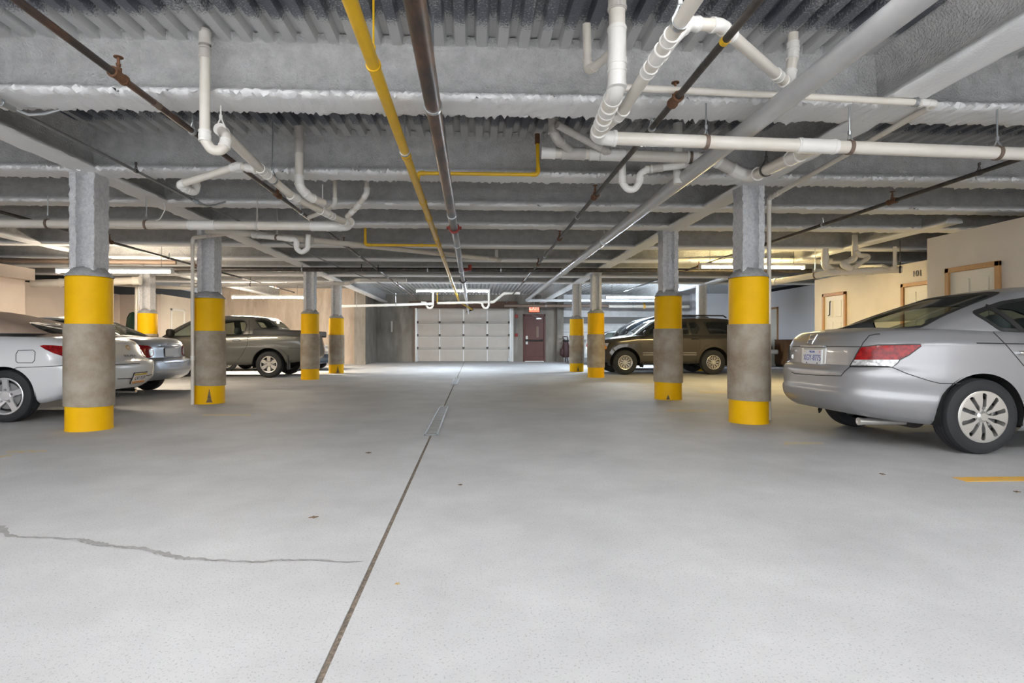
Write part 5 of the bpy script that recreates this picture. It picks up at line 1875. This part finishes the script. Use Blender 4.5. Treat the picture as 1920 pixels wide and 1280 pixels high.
tl = rounded([(-.83, .70), (-.60, .70), (-.50, .74), (-.50, .84), (-.58, .92), (-.80, .935)], .05)
c.part('tail_lamp', c.patch_geo(c.rear(), tl, .04, .008, .012), M['lred'], 50)
c.part('tail_lamp', c.patch_geo(c.rear(), [(-x, z) for x, z in tl], .04, .008, .012), M['lred'], 50)
for s_ in (-1, 1):
    c.part('reverse_lamp', c.patch_geo(c.rear(), [(s_ * .575 + .045 * math.cos(a_), .80 + .07 * math.sin(a_)) for a_ in np.linspace(0, 2 * PI, 15)[:-1]], .04, .012, .01), M['lclear'], 50)
Mx, pl = plate_on(c, [(308, 653), (324, 653), (324, 667), (309, 668)], [], 'dark')
c.part('chrome_bar', xf(bbox(-.30, .30, .105, .135, -.01, .035, .01), Mx), M['paint_blue_silver'], 40)
on_tail(c, (316.5, 646), el, 'emblem', M['chrome'])
c.part('antenna', tube([(1.50, .45, 1.44), (1.1, .52, 1.72)], .005, 6), M['black'])
for pts_ in ([(-.50, .66), (-.40, .60), (.40, .60), (.50, .66)],):
    c.part('shut_line', c.ribbon_geo(c.rear(), pts_, .010, .002, False, .06, .002), M['seam'], 0)
seats(c, (1.6, 2.6), .98)

# ------------------------------------------------------------------ grey pickup
sp = dict(lc=(.28, .8, 2.8, 2.5), L=5.25, W=1.95, N=280, K=30, R=.365, tw=.245, rr=.225, arch_r=.445, wheels=(1.16, 4.26), rim='six', paint='paint_grey',
          zb=[(0, .52), (.5, .42), (1.6, .36), (3.6, .34), (4.6, .36), (5.25, .40)],
          zs=[(0, 1.215), (1.0, 1.22), (2.1, 1.185), (3.4, 1.15), (4.4, 1.08), (4.95, .98), (5.25, .86)],
          levels=[(0, .12, 5.1, .88, 6, 3.6), (.08, .03, 5.2, .94, 6.5, 3.6), (.3, 0, 5.25, .965, 6.5, 3.6), (.5, .02, 5.23, .97, 6.5, 3.6), (.75, .06, 5.18, .965, 7, 3.6), (.93, .08, 5.1, .94, 7, 3.6), (1.0, .10, 5.0, .90, 7, 3.6)],
          base=(.92, 4.35, .87, 6), roof=(1.36, 3.3, .66, 6), zr=1.71, arch=.035, pr=1.35, pf=1.15, pb=1.3, rcrown=.05, drop=.05,
          side_win=[[(1.86, 1.24), (1.98, 1.17), (2.55, 1.165), (2.62, 1.20), (2.62, 1.60), (2.0, 1.60), (1.90, 1.58), (1.82, 1.45)], [(2.78, 1.16), (3.75, 1.14), (3.85, 1.18), (3.3, 1.53), (2.78, 1.60)],
                    [(1.04, 1.37), (1.42, 1.37), (1.62, 1.60), (1.42, 1.61), (1.24, 1.55)]],
          front_win=[(-.72, 1.14), (.72, 1.14), (.58, 1.60), (-.58, 1.60)], rear_win=[(-.6, 1.38), (.6, 1.38), (.52, 1.6), (-.52, 1.6)], trimw=.03)
RI = build_car('pickup', 'dark grey crew cab pickup parked across the left bays', (-4.50 - 2.625, 16.83, 0), PI, sp)
c = RI
both(c, 'fender_flare', c.ribbon_geo(c.side(1), [(1.16 + .50 * math.cos(a_), .375 + .50 * math.sin(a_)) for a_ in np.linspace(-.15, PI + .15, 22)], .09, .018, False, .06, .022), M['paint_grey'])
both(c, 'fender_crease', c.ribbon_geo(c.side(1), [(.55, .95), (.75, 1.02), (1.16, 1.045), (1.55, 1.03), (1.8, 1.0)], .02, .016, False, .05, .016), M['paint_grey'])
br_ = bbox(.06, 1.62, .80, .925, 1.12, 1.30, .02)
br_ = ([(x, y - (.02 if z > 1.2 else 0), z + (.045 * min(1, x / 1.4) if z > 1.2 else 0)) for (x, y, z) in br_[0]], br_[1])
both(c, 'bed_rail', br_, M['plastic'])
c.part('tailgate_cap', bbox(.04, .14, -.86, .86, 1.16, 1.30, .02), M['plastic'], 30)
both(c, 'shut_line', c.ribbon_geo(c.side(1), [(1.78, 1.6), (1.72, 1.2), (1.74, .9), (1.9, .6), (2.0, .48)], .014, .002, False, .06, .002), M['seam'])
both(c, 'shut_line', c.ribbon_geo(c.side(1), [(.1, .80), (.62, .82)], .012, .002, False, .06, .002), M['seam'])
both(c, 'shut_line', c.ribbon_geo(c.side(1), [(2.70, 1.6), (2.70, .45)], .014, .002, False, .06, .002), M['seam'])
both(c, 'side_moulding', c.ribbon_geo(c.side(1), [(1.98, .70), (3.6, .68)], .07, .012, False, .08, .014), M['paint_grey'])
handle(c, 2.03, 1.03, 'chrome', 1)
handle(c, 2.95, 1.01, 'chrome', 1)
both(c, 'mud_flap', join(bbox(.62, .66, .78, .96, .22, .62, .01)), M['plastic'])
for y in (-1, 1):
    c.part('door_mirror', xf(bbox(-.08, .08, -.12, .12, -.10, .12, .05), Matrix.Translation((3.75, y * 1.08, 1.22))), M['black'], 60)
c.part('tail_lamp', c.patch_geo(c.rear(), [(-.85, .85), (-.74, .85), (-.74, 1.22), (-.84, 1.22)], .06, .008), M['lred'])
c.part('tail_lamp', c.patch_geo(c.rear(), [(.85, .85), (.84, 1.22), (.74, 1.22), (.74, .85)], .06, .008), M['lred'])
c.part('head_lamp', c.patch_geo(c.front(), [(-.9, .80), (-.6, .82), (-.6, .95), (-.88, .95)], .06, .006), M['lclear'])
c.part('head_lamp', c.patch_geo(c.front(), [(.9, .80), (.88, .95), (.6, .95), (.6, .82)], .06, .006), M['lclear'])
c.part('bed_cover', bbox(.16, 1.1, -.78, .78, 1.20, 1.262, .02), M['black'], 0)
seats(c, (2.3, 3.2), 1.2)

# ------------------------------------------------------------------ dark brown SUV
sp = dict(lc=(.35, .6, 2.8, 2.5), L=4.61, W=1.83, N=280, K=30, R=.372, tw=.235, rr=.215, arch_r=.45, wheels=(1.08, 3.77), rim='mesh', paint='paint_bronze',
          zb=[(0, .46), (.5, .38), (1.6, .33), (3.2, .33), (4.2, .36), (4.61, .40)],
          zs=[(0, 1.19), (1, 1.20), (2.6, 1.185), (3.4, 1.17), (3.7, 1.13), (4.2, 1.07), (4.48, 1.02), (4.61, .94)],
          levels=[(0, .10, 4.50, .84, 5, 4), (.1, .03, 4.58, .90, 5.5, 4.2), (.35, 0, 4.61, .915, 6, 4.5), (.62, .03, 4.58, .912, 6, 4.5), (.85, .07, 4.52, .90, 6, 4.5), (1.0, .12, 4.46, .85, 6, 4.5)],
          base=(.10, 3.50, .84, 6), roof=(.42, 2.70, .645, 6), zr=1.71, arch=.03, pr=1.3, pf=1.1, pb=1.25, rcrown=.05,
          side_win=[[(.42, 1.23), (1.18, 1.22), (1.32, 1.60), (.62, 1.60)], [(1.56, 1.22), (1.75, 1.215), (1.80, 1.60), (1.56, 1.60), (1.46, 1.40)], [(1.80, 1.215), (2.28, 1.21), (2.28, 1.60), (1.85, 1.60)],
                    [(2.42, 1.21), (3.15, 1.20), (3.2, 1.24), (2.80, 1.56), (2.42, 1.60)]],
          rear_win=[(-.66, 1.22), (.66, 1.22), (.55, 1.62), (-.55, 1.62)], front_win=[(-.68, 1.17), (.68, 1.17), (.57, 1.60), (-.57, 1.60)], glassm='glassd', trimw=.028)
JE = build_car('suv', 'dark brown SUV parked nose to the aisle behind the right columns', (3.70 + 2.305, 17.64, 0), PI, sp)
c = JE
for wx_ in (1.08, 3.77):
    both(c, 'fender_flare', c.ribbon_geo(c.side(1), [(wx_ + .50 * math.cos(a_), .385 + .50 * math.sin(a_)) for a_ in np.linspace(-.05, PI + .05, 22)], .10, .022, False, .06, .028), M['paint_bronze'])
both(c, 'side_cladding', c.ribbon_geo(c.side(1), [(1.62, .62), (3.2, .62)], .17, .016, False, .08, .02), M['paint_bronze'])
for z in (.60, .66):
    both(c, 'gold_stripe', c.ribbon_geo(c.side(1), [(1.62, z), (3.25, z)], .012, .022, False, .08, .006), M['alloy'])
for x in (1.50, 2.36, 3.30):
    both(c, 'shut_line', c.ribbon_geo(c.side(1), [(x, 1.17), (x, .50)], .012, .002, False, .06, .002), M['seam'])
handle(c, 1.66, 1.08, 'black', 1)
handle(c, 2.52, 1.08, 'black', 1)
for s_ in (-1, 1):
    c.part('roof_rail', tube([(.55, s_ * .58, 1.73), (.65, s_ * .58, 1.79), (2.4, s_ * .58, 1.80), (2.55, s_ * .58, 1.74)], .022, 8), M['black'])
    c.part('door_mirror', xf(bbox(-.07, .07, -.11, .11, -.08, .09, .045), Matrix.Translation((3.18, s_ * 1.02, 1.24))), M['black'], 60)
    c.part('head_lamp', c.patch_geo(c.front(), [(s_ * .80, .80), (s_ * .46, .80), (s_ * .46, .95), (s_ * .80, .95)][::s_], .06, .008), M['lclear'])
    c.part('mud_flap', bbox(3.22, 3.26, s_ * .70 - .1, s_ * .70 + .2 if s_ > 0 else s_ * .70 + .1, .22, .60, .01), M['black'], 0)
am = c.patch_geo(c.side(1), rounded([(4.30, .78), (4.50, .74), (4.58, .80), (4.57, .96), (4.36, .95)], .03), .04, .010, .014)
both(c, 'turn_signal', am, M['lamber'])
c.part('grille', c.patch_geo(c.front(), [(-.42, .72), (.42, .72), (.40, .96), (-.40, .96)], .06, .005), M['trim'])
c.part('bumper', c.patch_geo(c.front(), [(-.80, .46), (.80, .46), (.80, .66), (-.80, .66)], .06, .012, .016), M['plastic'])
c.part('plate_frame', c.patch_geo(c.front(), [(-.16, .50), (.16, .50), (.16, .62), (-.16, .62)], .08, .018, .01), M['plate'])

# ------------------------------------------------------------------ dark van beyond, pale car beyond that, black SUV by the grey wall, navy car behind the pickup
sp = dict(L=4.3, W=1.80, N=180, K=22, R=.34, tw=.22, rr=.2, arch_r=.39, wheels=(.9, 3.45), rim='plain', paint='paint_navy',
          zb=[(0, .35), (1, .28), (3.5, .28), (4.3, .32)], zs=[(0, 1.15), (2.5, 1.14), (3.3, 1.12), (3.9, 1.02), (4.3, .86)],
          levels=[(0, .08, 4.2, .80, 6, 3.5), (.3, 0, 4.3, .89, 6, 3.5), (.7, .03, 4.27, .90, 6, 3.5), (1, .1, 4.1, .84, 6, 3.5)],
          base=(.12, 3.72, .83, 5), roof=(.35, 2.75, .66, 5), zr=1.90, arch=.07, pr=1.2, pf=2.2, pb=1.3, rcrown=.06,
          side_win=[[(.4, 1.18), (1.6, 1.18), (1.6, 1.72), (.55, 1.72)], [(1.7, 1.18), (3.0, 1.17), (2.4, 1.66), (1.7, 1.72)]], front_win=[(-.7, 1.12), (.7, 1.12), (.58, 1.74), (-.58, 1.74)], glassm='glassd')
VA = build_car('van', 'dark tall van showing its curved windshield over the brown SUV hood', (4.55 + 2.15, 20.33, 0), PI, sp)
sp = dict(L=4.0, W=1.70, N=180, K=22, R=.31, tw=.2, rr=.19, arch_r=.35, wheels=(.85, 3.3), rim='plain', paint='paint_pale',
          zb=[(0, .32), (1, .24), (3.2, .24), (4.0, .28)], zs=[(0, 1.05), (.8, 1.08), (2.5, 1.04), (3.2, .98), (3.7, .86), (4.0, .7)],
          levels=[(0, .1, 3.9, .74, 4, 3.2), (.3, 0, 4.0, .83, 4.5, 3.2), (.7, .04, 3.96, .85, 4.5, 3.2), (1, .14, 3.8, .77, 5, 3.2)],
          base=(.30, 3.2, .76, 4.5), roof=(1.05, 2.3, .56, 4.5), zr=1.44, arch=.06, pr=1.5, pf=1.3, pb=1.4, rcrown=.06,
          side_win=[[(.75, 1.13), (1.6, 1.11), (1.6, 1.38), (1.1, 1.36)], [(1.7, 1.11), (2.8, 1.07), (2.35, 1.34), (1.7, 1.38)]], rear_win=[(-.6, 1.12), (.6, 1.12), (.46, 1.38), (-.46, 1.38)])
PA = build_car('hatchback', 'pale car nearest the far wall, half hidden by the right columns', (4.62 + 2.0, 24.4, 0), 0, sp)
c = PA
tl = [(-.82, .78), (-.62, .78), (-.60, 1.0), (-.78, 1.0)]
c.part('tail_lamp', c.patch_geo(c.rear(), tl, .05, .006), M['lred'])
c.part('tail_lamp', c.patch_geo(c.rear(), [(-a_, b_) for a_, b_ in tl][::-1], .05, .006), M['lred'])
sp = dict(L=3.55, W=1.78, N=180, K=22, R=.37, tw=.24, rr=.2, arch_r=.44, wheels=(.75, 2.85), rim='five', paint='paint_black',
          zb=[(0, .46), (1, .38), (2.8, .38), (3.55, .44)], zs=[(0, 1.15), (1.8, 1.15), (2.4, 1.12), (3.2, 1.06), (3.55, .95)],
          levels=[(0, .08, 3.45, .80, 6, 4.5), (.3, 0, 3.55, .88, 6, 5), (.7, .03, 3.53, .89, 6, 5), (1, .1, 3.42, .84, 6, 5)],
          base=(.12, 2.4, .83, 6), roof=(.35, 1.8, .66, 5.5), zr=1.66, arch=.03, pr=1.2, pf=1.1, pb=1.3, rcrown=.05,
          side_win=[[(.4, 1.18), (1.2, 1.18), (1.2, 1.56), (.55, 1.56)], [(1.3, 1.18), (2.1, 1.17), (1.85, 1.5), (1.3, 1.56)]], glassm='glassd')
BL = build_car('suv', 'black SUV nosed up to the grey wall with an oak-framed door', (11.88 - 1.775, 22.5, 0), 0, sp)
c = BL
for s_ in (-1, 1):
    c.part('head_lamp', c.patch_geo(c.side(s_), rounded([(3.28, .82), (3.50, .84), (3.50, .98), (3.34, 1.0)], .02), .04, .008), M['lclear'])
    c.part('bumper_end', bbox(3.1, 3.58, s_ * .80 - .12, s_ * .80 + .12, .50, .68, .04), M['alloy'], 0)
sp = dict(L=4.5, W=1.72, N=180, K=22, R=.31, tw=.2, rr=.19, arch_r=.35, wheels=(.95, 3.6), rim='plain', paint='paint_blue_silver',
          zb=[(0, .30), (1, .22), (3.5, .22), (4.5, .26)], zs=[(0, 1.0), (1, 1.03), (2.5, .99), (3.4, .95), (4.1, .84), (4.5, .68)],
          levels=[(0, .1, 4.4, .74, 4, 3.4), (.3, 0, 4.5, .84, 4.5, 3.6), (.7, .04, 4.46, .86, 4.5, 3.6), (1, .14, 4.3, .78, 5, 3.6)],
          base=(.5, 3.5, .77, 4.5), roof=(1.3, 2.5, .56, 4.5), zr=1.43, arch=.05, pr=1.3, pf=1.3, pb=1.4, rcrown=.05,
          side_win=[[(.95, 1.08), (1.8, 1.06), (1.8, 1.37), (1.3, 1.35)], [(1.9, 1.06), (3.1, 1.02), (2.6, 1.33), (1.9, 1.37)]], front_win=[(-.62, 1.0), (.62, 1.0), (.48, 1.37), (-.48, 1.37)])
NV = build_car('sedan', 'low pale blue sedan mostly hidden behind the tail of the grey pickup', (-4.78 - 2.25, 20.3, 0), 0, sp)
c = NV
for s_ in (-1, 1):
    c.part('head_lamp', c.patch_geo(c.side(s_), rounded([(4.12, .66), (4.42, .62), (4.45, .74), (4.2, .80)], .02), .04, .008), M['lclear'])
c.part('bumper', c.patch_geo(c.front(), [(-.8, .28), (.8, .28), (.8, .56), (-.8, .56)], .06, .01, .014), M['paint_navy'])
